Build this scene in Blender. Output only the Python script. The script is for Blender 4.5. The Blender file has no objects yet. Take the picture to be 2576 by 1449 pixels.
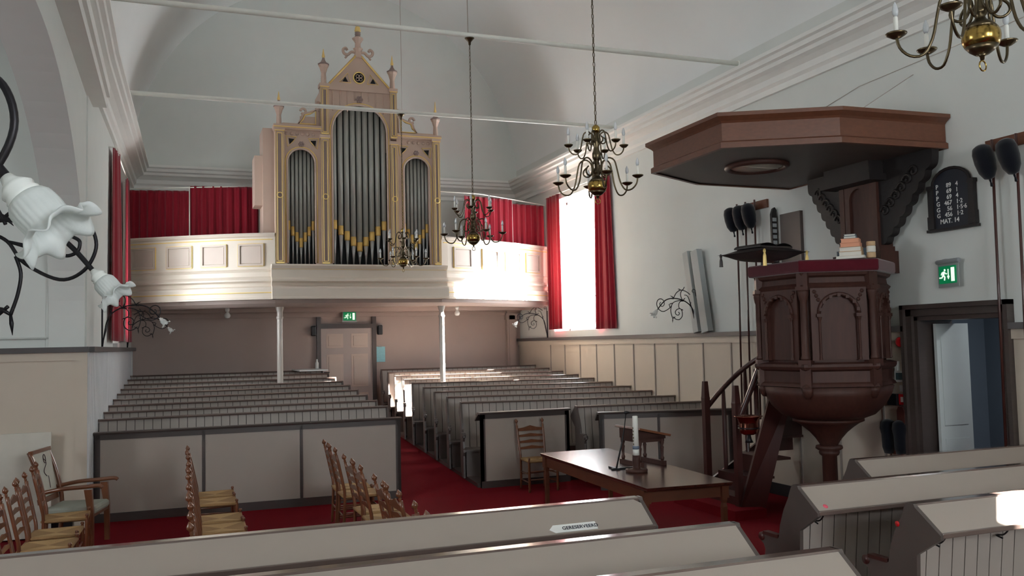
import bpy, bmesh, math, random
from mathutils import Vector, Matrix
random.seed(7)
S = bpy.context.scene
PI = math.pi
# ---------------------------------------------------------------- camera
F_PX, YAW, PITCH, ROLL, EYE = 2250.0, 0.3645, 0.0606, -0.0228, 2.2
cd = bpy.data.cameras.new('camera'); cam = bpy.data.objects.new('camera', cd); S.collection.objects.link(cam)
_r = Vector((math.cos(YAW), -math.sin(YAW), 0)); _f = Vector((math.sin(YAW)*math.cos(PITCH), math.cos(YAW)*math.cos(PITCH), math.sin(PITCH)))
_u = _r.cross(_f); _c, _s = math.cos(ROLL), math.sin(ROLL)
R1 = _c*_r + _s*_u; U1 = -_s*_r + _c*_u
M = Matrix((R1, U1, -_f)).transposed().to_4x4(); M.translation = Vector((0, 0, EYE))
cam.matrix_world = M
cd.sensor_width = 36.0; cd.lens = F_PX/2576*36; cd.clip_start = 0.05; cd.clip_end = 200
S.camera = cam
# ---------------------------------------------------------------- light
SKY, SUN, EXPO = 18.0, 240.0, -0.18
S.view_settings.view_transform = 'Standard'; S.view_settings.look = 'None'
S.view_settings.exposure = EXPO; S.view_settings.gamma = 1.0; S.view_settings.use_curve_mapping = False
w = bpy.data.worlds.new('sky'); S.world = w; w.use_nodes = True
bg = w.node_tree.nodes['Background']; bg.inputs['Color'].default_value = (0.90, 0.96, 1.0, 1); bg.inputs['Strength'].default_value = SKY
sd = bpy.data.lights.new('sun', 'SUN'); sd.energy = SUN; sd.angle = 0.012; sd.color = (1.0, 0.95, 0.88)
so = bpy.data.objects.new('sun', sd); S.collection.objects.link(so)
so.rotation_euler = Vector((-1.6, 0.62, -1.0)).to_track_quat('-Z', 'Y').to_euler()
so.location = (12, 10, 9)
def portal(x, y, z, sx, sz, nx, ny=0):
    l = bpy.data.lights.new('sky_portal', 'AREA'); l.shape = 'RECTANGLE'; l.size = sx; l.size_y = sz
    l.cycles.is_portal = True
    o = bpy.data.objects.new('sky_portal', l); S.collection.objects.link(o)
    o.location = (x, y, z); o.rotation_euler = Vector((nx, ny, 0)).to_track_quat('-Z', 'Z').to_euler()
S.cycles.max_bounces = 12; S.cycles.diffuse_bounces = 8; S.cycles.glossy_bounces = 3; S.cycles.transmission_bounces = 6
S.cycles.transparent_max_bounces = 8; S.cycles.sample_clamp_indirect = 12; S.cycles.caustics_reflective = False; S.cycles.caustics_refractive = False
# ---------------------------------------------------------------- materials
def lin(c):
    return tuple(((v/255)/12.92 if v/255 <= 0.04045 else ((v/255+0.055)/1.055)**2.4) for v in c)
MATS = {}
def mat(name, rgb, rough=0.6, metal=0.0, var=0.06, scale=6.0, bump=0.0, spec=0.5, stretch=None, emit=0.0, coat=0.0, trans=0.0, sheen=0.0):
    m = bpy.data.materials.new(name); m.use_nodes = True; nt = m.node_tree; b = nt.nodes['Principled BSDF']
    c = lin(rgb); b.inputs['Roughness'].default_value = rough; b.inputs['Metallic'].default_value = metal
    b.inputs['Specular IOR Level'].default_value = spec
    if coat: b.inputs['Coat Weight'].default_value = coat; b.inputs['Coat Roughness'].default_value = 0.2 if name == 'table_wood' else 0.12
    if trans: b.inputs['Transmission Weight'].default_value = trans
    if sheen: b.inputs['Sheen Weight'].default_value = sheen
    tc = nt.nodes.new('ShaderNodeTexCoord'); mp = nt.nodes.new('ShaderNodeMapping'); n = nt.nodes.new('ShaderNodeTexNoise')
    nt.links.new(tc.outputs['Object'], mp.inputs[0]); nt.links.new(mp.outputs[0], n.inputs['Vector'])
    mp.inputs['Scale'].default_value = stretch or (1, 1, 1); n.inputs['Scale'].default_value = scale; n.inputs['Detail'].default_value = 4
    mx = nt.nodes.new('ShaderNodeMix'); mx.data_type = 'RGBA'; nt.links.new(n.outputs['Fac'], mx.inputs['Factor'])
    mx.inputs['A'].default_value = tuple(max(0, v*(1-var*1.6)) for v in c)+(1,); mx.inputs['B'].default_value = tuple(min(1, v*(1+var*1.6)) for v in c)+(1,)
    nt.links.new(mx.outputs['Result'], b.inputs['Base Color'])
    if bump:
        bp = nt.nodes.new('ShaderNodeBump'); bp.inputs['Strength'].default_value = bump; bp.inputs['Distance'].default_value = 0.01
        nt.links.new(n.outputs['Fac'], bp.inputs['Height']); nt.links.new(bp.outputs[0], b.inputs['Normal'])
    if emit:
        b.inputs['Emission Color'].default_value = c+(1,); b.inputs['Emission Strength'].default_value = emit
    MATS[name] = m; return m
mat('plaster', (219, 222, 218), 0.9, var=0.02, scale=3, bump=0.03)
mat('plaster_vault', (236, 238, 237), 0.95, var=0.015, scale=1.5)
mat('cornice_paint', (236, 236, 232), 0.6, var=0.02)
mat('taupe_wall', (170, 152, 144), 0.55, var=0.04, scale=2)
mat('wainscot', (204, 191, 175), 0.45, var=0.03, scale=3)
mat('wainscot_white', (222, 223, 226), 0.5, var=0.03)
mat('batten', (150, 140, 133), 0.5)
mat('cap_dark', (88, 84, 84), 0.35, var=0.08)
mat('dark_trim', (70, 60, 57), 0.35, var=0.1, scale=9, stretch=(1, 1, 6))
mat('black_trim', (32, 30, 32), 0.4)
mat('pew_board', (166, 154, 144), 0.38, var=0.02, scale=4)
mat('pew_plank', (168, 158, 150), 0.5, var=0.03, scale=5)
mat('pew_rail', (104, 88, 82), 0.16, var=0.06, scale=5, coat=0.6)
mat('pew_gap', (55, 47, 45), 0.8)
mat('pew_end', (84, 74, 70), 0.4, var=0.06)
mat('carpet', (112, 16, 26), 0.95, var=0.14, scale=60, bump=0.3, spec=0.1)
mat('red_cloth', (132, 18, 36), 0.85, var=0.06, scale=10, sheen=0.3, spec=0.15)
mat('red_velvet', (78, 12, 26), 0.9, var=0.1, scale=10, sheen=0.4, spec=0.1)
mat('organ_paint', (203, 178, 162), 0.5, var=0.03, scale=4)
mat('organ_inset', (146, 126, 120), 0.55, var=0.04)
mat('gallery_paint', (214, 202, 188), 0.42, var=0.02, scale=3)
mat('gallery_inset', (196, 180, 168), 0.5, var=0.03)
mat('gold', (242, 212, 136), 0.4, metal=0.35, var=0.05)
mat('gold_mouth', (226, 188, 112), 0.4, metal=0.35, var=0.05)
mat('pipe_metal', (176, 178, 172), 0.42, metal=0.3, var=0.04)
mat('pipe_foot', (176, 178, 178), 0.3, metal=0.5, var=0.04)
mat('organ_dark', (16, 18, 20), 0.8)
mat('iron_column', (190, 182, 174), 0.35, metal=0.2)
mat('oak_dark', (66, 38, 31), 0.55, var=0.25, scale=7, stretch=(3, 3, 0.5), spec=0.35)
mat('oak_board', (100, 60, 42), 0.42, var=0.2, scale=8, stretch=(2, 2, 5))
mat('oak_black', (24, 17, 17), 0.62, var=0.25, scale=14, bump=0.4)
mat('oak_under', (74, 62, 58), 0.5, var=0.1, scale=4)
mat('stair_wood', (66, 34, 30), 0.35, var=0.15, stretch=(2, 2, 0.5), coat=0.3)
mat('table_wood', (66, 36, 28), 0.24, var=0.2, scale=6, stretch=(5, 0.6, 1), coat=0.4)
mat('table_side', (92, 52, 34), 0.35, var=0.2, scale=6, stretch=(1, 1, 3))
mat('chair_wood', (112, 68, 44), 0.3, var=0.18, scale=9, stretch=(2, 2, 0.6), coat=0.4)
mat('chair_wood_red', (120, 52, 36), 0.32, var=0.15, coat=0.4)
mat('rush', (150, 116, 74), 0.75, var=0.18, scale=40, stretch=(1, 6, 1), bump=0.4)
mat('rush_light', (182, 148, 100), 0.75, var=0.15, scale=40, stretch=(6, 1, 1), bump=0.4)
mat('cream_cloth', (190, 188, 176), 0.9, var=0.05, scale=14)
mat('sage_cloth', (150, 152, 140), 0.9, var=0.06, scale=20)
mat('thread', (60, 30, 40), 0.8)
mat('brass', (172, 142, 78), 0.22, metal=1.0, var=0.12, scale=12)
mat('brass_dark', (98, 86, 66), 0.3, metal=0.95, var=0.15, scale=12)
mat('candle_white', (236, 234, 226), 0.5)
mat('bulb_glass', (235, 240, 244), 0.15, trans=0.35)
mat('iron', (34, 32, 36), 0.42, metal=0.6, var=0.2, scale=20)
mat('frosted_glass', (244, 247, 245), 0.35, bump=0.2, scale=60)
mat('porcelain', (228, 230, 226), 0.2)
mat('black_velvet', (12, 14, 22), 0.95, var=0.1, sheen=0.3, spec=0.1)
mat('board_black', (24, 26, 38), 0.6)
mat('text_white', (225, 225, 222), 0.6)
mat('exit_green', (0, 140, 84), 0.4, emit=0.3, var=0)
mat('exit_white', (235, 255, 235), 0.4, emit=1.0, var=0)
mat('clear_plastic', (225, 232, 230), 0.2, trans=0.6)
mat('grey_plastic', (150, 154, 156), 0.35)
mat('white_plastic', (222, 224, 222), 0.35)
mat('lcd', (70, 92, 98), 0.2)
mat('red_plastic', (200, 24, 30), 0.3)
mat('pink_sticker', (240, 100, 120), 0.6)
mat('white_card', (240, 240, 236), 0.7)
mat('panel_cream', (212, 208, 196), 0.6)
mat('blue_paper', (150, 205, 215), 0.7, var=0.1, scale=30)
mat('copper', (150, 96, 80), 0.22, metal=1.0, var=0.08)
mat('black_plastic', (20, 20, 24), 0.45)
mat('rod_white', (240, 240, 232), 0.5)
mat('grey_screen', (165, 170, 170), 0.5, var=0.05, stretch=(1, 1, 0.2))
mat('blue_grey_wall', (116, 128, 140), 0.85, var=0.03)
mat('door_white', (200, 206, 204), 0.5, var=0.02)
mat('door_taupe', (176, 164, 158), 0.45, var=0.03)
mat('book_peach', (222, 160, 128), 0.6)
mat('book_tan', (196, 164, 126), 0.6)
mat('book_grey', (120, 130, 135), 0.6)
mat('book_blue', (66, 84, 98), 0.6)
mat('page_white', (225, 222, 212), 0.8)
mat('leather', (46, 40, 40), 0.45, var=0.15, scale=15)
mat('picture', (52, 62, 78), 0.5, var=0.5, scale=7)
mat('black_text', (30, 34, 50), 0.7)
mat('candle_deco', (110, 100, 70), 0.6, var=0.4, scale=40)
mat('candle_band', (110, 122, 140), 0.5)
mat('glass', (235, 245, 245), 0.02, trans=1.0, var=0)
def thin_glass():
    nt = MATS['glass'].node_tree; out = [n for n in nt.nodes if n.type == 'OUTPUT_MATERIAL'][0]
    t = nt.nodes.new('ShaderNodeBsdfTransparent'); g = nt.nodes.new('ShaderNodeBsdfGlossy'); g.inputs['Roughness'].default_value = 0.02
    ms = nt.nodes.new('ShaderNodeMixShader'); ms.inputs[0].default_value = 0.04
    nt.links.new(t.outputs[0], ms.inputs[1]); nt.links.new(g.outputs[0], ms.inputs[2]); nt.links.new(ms.outputs[0], out.inputs[0])
thin_glass()
# curtain cloth lets daylight through
def translucent(name, fac, rgb):
    m = MATS[name]; nt = m.node_tree; b = nt.nodes['Principled BSDF']; out = [n for n in nt.nodes if n.type == 'OUTPUT_MATERIAL'][0]
    t = nt.nodes.new('ShaderNodeBsdfTranslucent'); t.inputs[0].default_value = lin(rgb)+(1,)
    ms = nt.nodes.new('ShaderNodeMixShader'); ms.inputs[0].default_value = fac
    nt.links.new(b.outputs[0], ms.inputs[1]); nt.links.new(t.outputs[0], ms.inputs[2]); nt.links.new(ms.outputs[0], out.inputs[0])
translucent('red_cloth', 0.06, (190, 20, 40)); translucent('frosted_glass', 0.45, (235, 240, 238))
# ---------------------------------------------------------------- mesh helper
COL = S.collection
class B:
    def __init__(s): s.v = []; s.f = []; s.mi = []; s.sm = []; s.T = Matrix.Identity(4); s.m = 0
    def add(s, vs, fs, smooth=False):
        k = len(s.v); s.v += [tuple(s.T @ Vector(v)) for v in vs]
        for f in fs: s.f.append([i+k for i in f]); s.mi.append(s.m); s.sm.append(smooth)
        return s
    def box(s, x0, x1, y0, y1, z0, z1):
        return s.add([(x0,y0,z0),(x1,y0,z0),(x1,y1,z0),(x0,y1,z0),(x0,y0,z1),(x1,y0,z1),(x1,y1,z1),(x0,y1,z1)],
                     [(0,3,2,1),(4,5,6,7),(0,1,5,4),(1,2,6,5),(2,3,7,6),(3,0,4,7)])
    def cbox(s, c, d): return s.box(c[0]-d[0]/2, c[0]+d[0]/2, c[1]-d[1]/2, c[1]+d[1]/2, c[2]-d[2]/2, c[2]+d[2]/2)
    def hull8(s, b4, t4):
        return s.add(list(b4)+list(t4), [(0,3,2,1),(4,5,6,7),(0,1,5,4),(1,2,6,5),(2,3,7,6),(3,0,4,7)])
    def prism(s, poly, axis, a, b):   # poly in the two other axes (cyclic order kept: x->(y,z), y->(x,z), z->(x,y))
        def P(p, t): return {'x': (t, p[0], p[1]), 'y': (p[0], t, p[1]), 'z': (p[0], p[1], t)}[axis]
        n = len(poly); vs = [P(p, a) for p in poly]+[P(p, b) for p in poly]
        return s.add(vs, [tuple(range(n-1, -1, -1)), tuple(range(n, 2*n))]+[(i, (i+1) % n, n+(i+1) % n, n+i) for i in range(n)])
    def lathe(s, prof, c=(0,0,0), n=16, ax='z', mod=None, a0=0):
        vs = []; fs = []; m = len(prof)
        for j, (r, z) in enumerate(prof):
            for i in range(n):
                a = a0+2*PI*i/n; rr, zz = (r, z) if mod is None else mod(r, z, a, j)
                p = (rr*math.cos(a), rr*math.sin(a), zz)
                if ax == 'x': p = (p[2], p[0], p[1])
                if ax == 'y': p = (p[0], p[2], p[1])
                vs.append((p[0]+c[0], p[1]+c[1], p[2]+c[2]))
        for j in range(m-1):
            for i in range(n): fs.append((j*n+i, j*n+(i+1) % n, (j+1)*n+(i+1) % n, (j+1)*n+i))
        if prof[0][0] > 1e-4 and mod is None: fs.append(tuple(range(n-1, -1, -1)))
        if prof[-1][0] > 1e-4 and mod is None: fs.append(tuple((m-1)*n+i for i in range(n)))
        return s.add(vs, fs, n > 8)
    def cyl(s, p0, p1, r, n=10, r2=None): return s.tube([p0, p1], [r, r if r2 is None else r2], n)
    def tube(s, pts, r, n=8, closed=False):
        pts = [Vector(p) for p in pts]; N = len(pts); rs = r if isinstance(r, (list, tuple)) else [r]*N
        up = None; vs = []; fs = []
        for i, p in enumerate(pts):
            if closed: d = pts[(i+1) % N]-pts[i-1]
            else: d = pts[min(i+1, N-1)]-pts[max(i-1, 0)]
            if d.length < 1e-9: d = Vector((0, 0, 1))
            d.normalize()
            if up is None: up = d.cross(Vector((0.13, 0.31, 0.94)) if abs(d.z) < 0.9 else Vector((1, 0.1, 0))).normalized()
            else:
                up = up-d*up.dot(d); up = up.normalized() if up.length > 1e-6 else d.orthogonal().normalized()
            q = d.cross(up)
            for k in range(n):
                a = 2*PI*k/n; vs.append(tuple(p+(up*math.cos(a)+q*math.sin(a))*rs[i]))
        for i in range(N if closed else N-1):
            for k in range(n):
                j = (i+1) % N; fs.append((i*n+k, i*n+(k+1) % n, j*n+(k+1) % n, j*n+k))
        if not closed: fs += [tuple(range(n-1, -1, -1)), tuple((N-1)*n+k for k in range(n))]
        return s.add(vs, fs, True)
    def sweep(s, prof, path, closed_prof=True, nrm=None, caps=True):
        # prof: (offset along left-hand normal, z); path: xy points
        n = len(prof); vs = []; fs = []; N = len(path)
        for i in range(N):
            a = Vector(path[max(i-1, 0)]); b = Vector(path[min(i+1, N-1)]); p = Vector(path[i])
            d1 = (p-a).normalized() if i > 0 else (b-p).normalized(); d2 = (b-p).normalized() if i < N-1 else d1
            n1 = Vector((-d1.y, d1.x)); n2 = Vector((-d2.y, d2.x)); mm = (n1+n2); mm = mm/(mm.length_squared/2) if mm.length > 0.3 else n1
            for o, z in prof: vs.append((p.x+mm.x*o, p.y+mm.y*o, z))
        for i in range(N-1):
            for k in range(n if closed_prof else n-1): fs.append((i*n+k, i*n+(k+1) % n, (i+1)*n+(k+1) % n, (i+1)*n+k))
        if caps and closed_prof: fs += [tuple(range(n-1, -1, -1)), tuple((N-1)*n+k for k in range(n))]
        return s.add(vs, fs)
    def grid(s, fn, nu, nv, smooth=True, wrap=False):
        vs = [fn(i/nu, j/nv) for i in range(nu+1) for j in range(nv+1)]
        return s.add(vs, [(i*(nv+1)+j, (i+1)*(nv+1)+j, (i+1)*(nv+1)+j+1, i*(nv+1)+j+1) for i in range(nu) for j in range(nv)], smooth)
def at(loc, rz=0, rx=0, ry=0): return Matrix.Translation(loc) @ Matrix.Rotation(rz, 4, 'Z') @ Matrix.Rotation(ry, 4, 'Y') @ Matrix.Rotation(rx, 4, 'X')
def obj(name, b, mats, parent=None, world=False, bevel=0, solid=0):
    me = bpy.data.meshes.new(name)
    vs = b.v
    if world and parent is not None:
        p = parent; off = Vector((0, 0, 0)); X = Matrix.Identity(4)
        while p is not None: X = p.matrix_basis @ X; p = p.parent
        X = X.inverted(); vs = [tuple(X @ Vector(v)) for v in vs]
    me.from_pydata(vs, [], b.f); me.update()
    if isinstance(mats, str): mats = [mats]
    for m in mats: me.materials.append(MATS[m])
    me.polygons.foreach_set('material_index', [min(i, len(mats)-1) for i in b.mi]); me.polygons.foreach_set('use_smooth', b.sm)
    bm = bmesh.new(); bm.from_mesh(me); bmesh.ops.recalc_face_normals(bm, faces=bm.faces); bm.to_mesh(me); bm.free()
    o = bpy.data.objects.new(name, me); COL.objects.link(o)
    if parent is not None: o.parent = parent
    if bevel:
        md = o.modifiers.new('bevel', 'BEVEL'); md.width = bevel; md.segments = 2; md.limit_method = 'ANGLE'
    if solid:
        md = o.modifiers.new('thickness', 'SOLIDIFY'); md.thickness = solid; md.offset = 0
    return o
def tag(o, label, cat, group=None):
    o['label'] = label; o['category'] = cat
    if group: o['group'] = group
    return o
def thing(name, label, cat, loc=(0, 0, 0), rz=0, group=None):
    o = bpy.data.objects.new(name, None); COL.objects.link(o); o.location = loc; o.rotation_euler = (0, 0, rz); o.empty_display_size = 0.1
    return tag(o, label, cat, group)
def struct(name, b, mats, parent=None, **k):
    o = obj(name, b, mats, parent, **k)
    if parent is None: o['kind'] = 'structure'
    return o
def dup(o, parent=None, first=True):
    c = o.copy(); COL.objects.link(c)
    if parent is not None: c.parent = parent
    for ch in list(o.children): dup(ch, c, False)
    return c
def text_b(b, txt, size, depth, T, align='LEFT'):
    cu = bpy.data.curves.new('t', 'FONT'); cu.body = txt; cu.size = size; cu.extrude = depth/2; cu.align_x = align; cu.resolution_u = 3; cu.offset = size*0.012
    o = bpy.data.objects.new('t', cu); COL.objects.link(o)
    me = bpy.data.meshes.new_from_object(o); old = b.T; b.T = old @ T
    b.add([tuple(v.co) for v in me.vertices], [tuple(p.vertices) for p in me.polygons]); b.T = old
    bpy.data.objects.remove(o); bpy.data.curves.remove(cu); bpy.data.meshes.remove(me)
def disc(r, n, c=(0, 0)): return [(c[0]+r*math.cos(2*PI*i/n), c[1]+r*math.sin(2*PI*i/n)) for i in range(n)]
def smooth_pts(pts, k=4):   # Catmull-Rom
    P = [Vector(p) for p in pts]; out = []
    for i in range(len(P)-1):
        p0 = P[max(i-1, 0)]; p1 = P[i]; p2 = P[i+1]; p3 = P[min(i+2, len(P)-1)]
        for j in range(k):
            t = j/k; out.append(0.5*((2*p1)+(p2-p0)*t+(2*p0-5*p1+4*p2-p3)*t*t+(3*p1-p0-3*p2+p3)*t**3))
    out.append(P[-1]); return out
# ---------------------------------------------------------------- building dimensions
XR, YB, XC, RV, ZS = 7.93, 20.3, 3.58, 4.36, 6.12
XL = -0.80
YF = -4.5
def ramp(y): return max(0.0, 0.067*(y-12.6))
# floor: flat carpet, rising under the gallery pews
b = B(); b.box(-6.5, 12.5, YF-0.3, 12.6, -0.2, 0.0)
b.add([(-6.5,12.6,-0.2),(8.4,12.6,-0.2),(8.4,20.7,-0.2),(-6.5,20.7,-0.2),(-6.5,12.6,0),(8.4,12.6,0),(8.4,20.7,ramp(20.7)),(-6.5,20.7,ramp(20.7))],
      [(0,3,2,1),(4,5,6,7),(0,1,5,4),(1,2,6,5),(2,3,7,6),(3,0,4,7)])
struct('floor', b, 'carpet')
def wallgrid(b, axis, c0, c1, a0, a1, z0, z1, holes):
    us = sorted({a0, a1}|{h[0] for h in holes}|{h[1] for h in holes}); zs = sorted({z0, z1}|{h[2] for h in holes}|{h[3] for h in holes})
    for i in range(len(us)-1):
        for j in range(len(zs)-1):
            um = (us[i]+us[i+1])/2; zm = (zs[j]+zs[j+1])/2
            if any(h[0] < um < h[1] and h[2] < zm < h[3] for h in holes): continue
            if axis == 'x': b.box(c0, c1, us[i], us[i+1], zs[j], zs[j+1])
            else: b.box(us[i], us[i+1], c0, c1, zs[j], zs[j+1])
WIN_R = (15.55, 18.2, 2.42, 5.3)
WIN_N = (3.04, 3.66, 2.34, 3.10)      # low opening of the near right window (out of the picture)
DOOR_R = (6.76, 7.9, -0.2, 2.38)
b = B(); wallgrid(b, 'x', XR, XR+0.5, YF, YB+0.4, -0.2, 6.4, [WIN_R, WIN_N, DOOR_R])
struct('wall_right', b, 'plaster')
# back wall: taupe below the gallery, white above
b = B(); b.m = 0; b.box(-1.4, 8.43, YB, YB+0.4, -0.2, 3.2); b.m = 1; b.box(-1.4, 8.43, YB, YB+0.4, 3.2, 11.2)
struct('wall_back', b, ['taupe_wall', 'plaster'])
# wall behind the camera; its unseen window is added for frontal light
WF = [(1.8, 5.2, 2.3, 4.7)]
b = B(); wallgrid(b, 'y', YF-0.4, YF, -6.5, 8.43, -0.2, 11.2, WF); struct('wall_front', b, 'plaster')
# left wall of the nave, from the side arch to the gallery, slightly splayed
def lx(y): return -0.98+(y-12.3)*(0.2/8.0)
WIN_L = (15.95, 17.2, 2.42, 5.3)
b = B()
WIN_L2 = (-3.9, 0.2, 2.3, 5.6)
def splay_box(y0, y1, z0, z1):
    b.hull8([(lx(y0)-0.45,y0,z0),(lx(y0),y0,z0),(lx(y1),y1,z0),(lx(y1)-0.45,y1,z0)], [(lx(y0)-0.45,y0,z1),(lx(y0),y0,z1),(lx(y1),y1,z1),(lx(y1)-0.45,y1,z1)])
splay_box(12.25, WIN_L[0], -0.2, 6.4); splay_box(WIN_L[1], YB+0.1, -0.2, 6.4); splay_box(WIN_L[0], WIN_L[1], -0.2, WIN_L[2]); splay_box(WIN_L[0], WIN_L[1], WIN_L[3], 6.4)
# arcade with the wide side arch
def arch_z(y):
    t = (y-8.1)/4.1; return 2.65+2.33*math.sqrt(max(0, 1-t*t))
b.box(-1.4, -1.0, 12.2, 12.3, -0.2, 6.4); wallgrid(b, 'x', -1.4, -1.0, YF, 4.0, -0.2, 6.4, [WIN_L2])
N = 40
for i in range(N):
    t0 = -math.cos(PI*i/N); t1 = -math.cos(PI*(i+1)/N); y0 = 8.1+4.1*t0; y1 = 8.1+4.1*t1
    b.hull8([(-1.4,y0,arch_z(y0)),(-1.0,y0,arch_z(y0)),(-1.0,y1,arch_z(y1)),(-1.4,y1,arch_z(y1))], [(-1.4,y0,6.4),(-1.0,y0,6.4),(-1.0,y1,6.4),(-1.4,y1,6.4)])
struct('wall_left', b, 'plaster')
# side aisle behind the arch
b = B(); b.box(-6.0, -1.0, 12.3, 12.7, -0.2, 6.4)
struct('wall_aisle_end', b, 'plaster')
WA = [(5.0, 7.2, 2.4, 4.6)]
b = B(); wallgrid(b, 'x', -6.4, -6.0, YF, 12.7, -0.2, 6.4, WA); struct('wall_aisle_side', b, 'plaster')
b = B(); b.box(-6.4, -1.3, YF, 12.7, 6.2, 6.4); struct('ceiling_aisle', b, 'plaster')
# barrel vault
b = B(); n = 64
vs = []; fs = []
for k, (R_, ) in enumerate(((RV,), (RV+0.15,))):
    for i in range(n+1):
        a = PI*i/n
        for y in (YF-0.3, YB+0.3): vs.append((XC+R_*math.cos(a), y, ZS+R_*math.sin(a)))
o1 = (n+1)*2
for i in range(n):
    fs.append((2*i, 2*i+1, 2*i+3, 2*i+2)); fs.append((o1+2*i, o1+2*i+2, o1+2*i+3, o1+2*i+1))
fs += [(0, o1, o1+1, 1), (2*n, 2*n+1, o1+2*n+1, o1+2*n)]
b.add(vs, fs, True); struct('ceiling', b, 'plaster_vault')
# cornices
CP = [(0,5.60),(0.05,5.60),(0.05,5.68),(0.09,5.72),(0.10,5.80),(0.17,5.85),(0.24,5.88),(0.25,5.93),(0.30,5.95),(0.31,6.01),(0.35,6.03),(0.35,6.08),(0.0,6.14)]
b = B(); b.sweep(CP, [(XR, YF), (XR, YB)]); struct('trim_1', b, 'cornice_paint')
b = B(); b.sweep(CP, [(XR, YB), (lx(YB), YB)]); struct('trim_2', b, 'cornice_paint')
b = B(); b.sweep(CP, [(lx(YB), YB), (lx(12.3), 12.3), (-1.0, YF)]); struct('trim_3', b, 'cornice_paint')
b = B(); b.box(-1.0, -0.80, YF, 12.8, 5.42, 5.60); b.box(-1.0, -0.76, YF, 12.75, 5.55, 5.70); struct('trim_4', b, 'cornice_paint')
# wainscots
def wains(name, y0, y1, holes=()):
    b = B()
    segs = [(y0, y1)] if not holes else [(y0, holes[0]), (holes[1], y1)]
    for s0, s1 in segs:
        b.m = 0; b.box(XR-0.03, XR, s0, s1, 0.0, 2.2)
        y = s1-0.02
        k = 0
        b.m = 1
        yy = 18.36
        while yy > s0:
            if s0 < yy < s1: b.box(XR-0.045, XR-0.028, yy-0.014, yy+0.014, 0.15, 2.14)
            yy -= 0.765
        b.m = 0; b.box(XR-0.06, XR, s0, s1, 2.12, 2.22)
        b.m = 2; b.box(XR-0.10, XR, s0, s1, 2.22, 2.285); b.m = 3; b.box(XR-0.05, XR, s0, s1, 0, 0.16)
    return struct(name, b, ['wainscot', 'batten', 'cap_dark', 'black_trim'])
wains('wainscot_right', YF, YB, (6.62, 8.0))
b = B()
b.m = 0
y = 12.32
while y < YB-0.05:
    b.hull8([(lx(y),y,0),(lx(y)+0.03,y,0),(lx(y)+0.03,y+0.105,0),(lx(y),y+0.105,0)], [(lx(y),y,2.2),(lx(y)+0.03,y,2.2),(lx(y)+0.03,y+0.105,2.2),(lx(y),y+0.105,2.2)]); y += 0.112
b.m = 1; b.sweep([(0,2.2),(0.09,2.2),(0.09,2.265),(0,2.265)], [(lx(YB), YB), (lx(12.3), 12.22)])
struct('wainscot_left', b, ['wainscot_white', 'cap_dark'])
b = B(); b.m = 0; b.box(-6, -0.975, 12.17, 12.3, 0, 2.2); b.box(-1.10, -0.965, 12.15, 12.17, 0, 2.2); b.m = 1; b.box(-6, -0.95, 12.10, 12.3, 2.2, 2.265)
b.m = 2; b.box(-6, -1.12, 12.14, 12.17, 0, 0.2); b.m = 0; b.box(-6, -1.10, 12.15, 12.17, 2.1, 2.2)
struct('wainscot_aisle', b, ['wainscot', 'cap_dark', 'black_trim'])
b = B(); b.cyl((-6, 12.25, 2.38), (-1.12, 12.25, 2.38), 0.012); b.lathe([(0.0,0),(0.03,0.005),(0.035,0.04),(0.03,0.07),(0,0.075)], (-1.14, 12.25, 2.35), 12)
tag(obj('wall_pipe', b, 'plaster'), 'thin white pipe along the aisle wall above the left wainscot ledge', 'pipe')
# back wall mouldings under the gallery
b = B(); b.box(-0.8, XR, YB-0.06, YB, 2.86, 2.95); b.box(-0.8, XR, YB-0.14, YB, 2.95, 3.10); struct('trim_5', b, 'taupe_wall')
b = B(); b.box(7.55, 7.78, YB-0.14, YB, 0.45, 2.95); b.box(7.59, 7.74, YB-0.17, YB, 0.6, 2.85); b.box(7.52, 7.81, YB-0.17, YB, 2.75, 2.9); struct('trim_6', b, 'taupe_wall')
# ---------------------------------------------------------------- windows
def window_x(name, x, win, facing):
    y0, y1, z0, z1 = win; b = B(); b.m = 0; t = 0.05
    b.box(x-0.03, x+0.03, y0, y0+t, z0, z1); b.box(x-0.03, x+0.03, y1-t, y1, z0, z1); b.box(x-0.03, x+0.03, y0, y1, z0, z0+t); b.box(x-0.03, x+0.03, y0, y1, z1-t, z1)
    if y1-y0 > 1:
        ym = (y0+y1)/2; b.box(x-0.015, x+0.015, ym-0.015, ym+0.015, z0, z1)
        k = int((z1-z0)/0.62)
        for i in range(1, k): zz = z0+(z1-z0)*i/k; b.box(x-0.012, x+0.012, y0, y1, zz-0.01, zz+0.01)
    t_ = struct(name, b, ['white_plastic'])
    g = B(); g.box(x-0.003, x+0.003, y0+t, y1-t, z0+t, z1-t); obj('window_pane', g, 'glass', t_)
    portal(x+(0.08 if facing < 0 else -0.08), (y0+y1)/2, (z0+z1)/2, y1-y0, z1-z0, facing)
window_x('window_1', XR+0.40, WIN_R, -1)
window_x('window_2', -1.33, WIN_L, 1)
window_x('window_3', XR+0.40, WIN_N, -1)
window_x('window_4', -6.3, WA[0], 1)
window_x('window_5', -1.33, WIN_L2, 1)

for x0, x1, z0, z1 in WF: portal((x0+x1)/2, YF-0.3, (z0+z1)/2, x1-x0, z1-z0, 0, 1)
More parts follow.
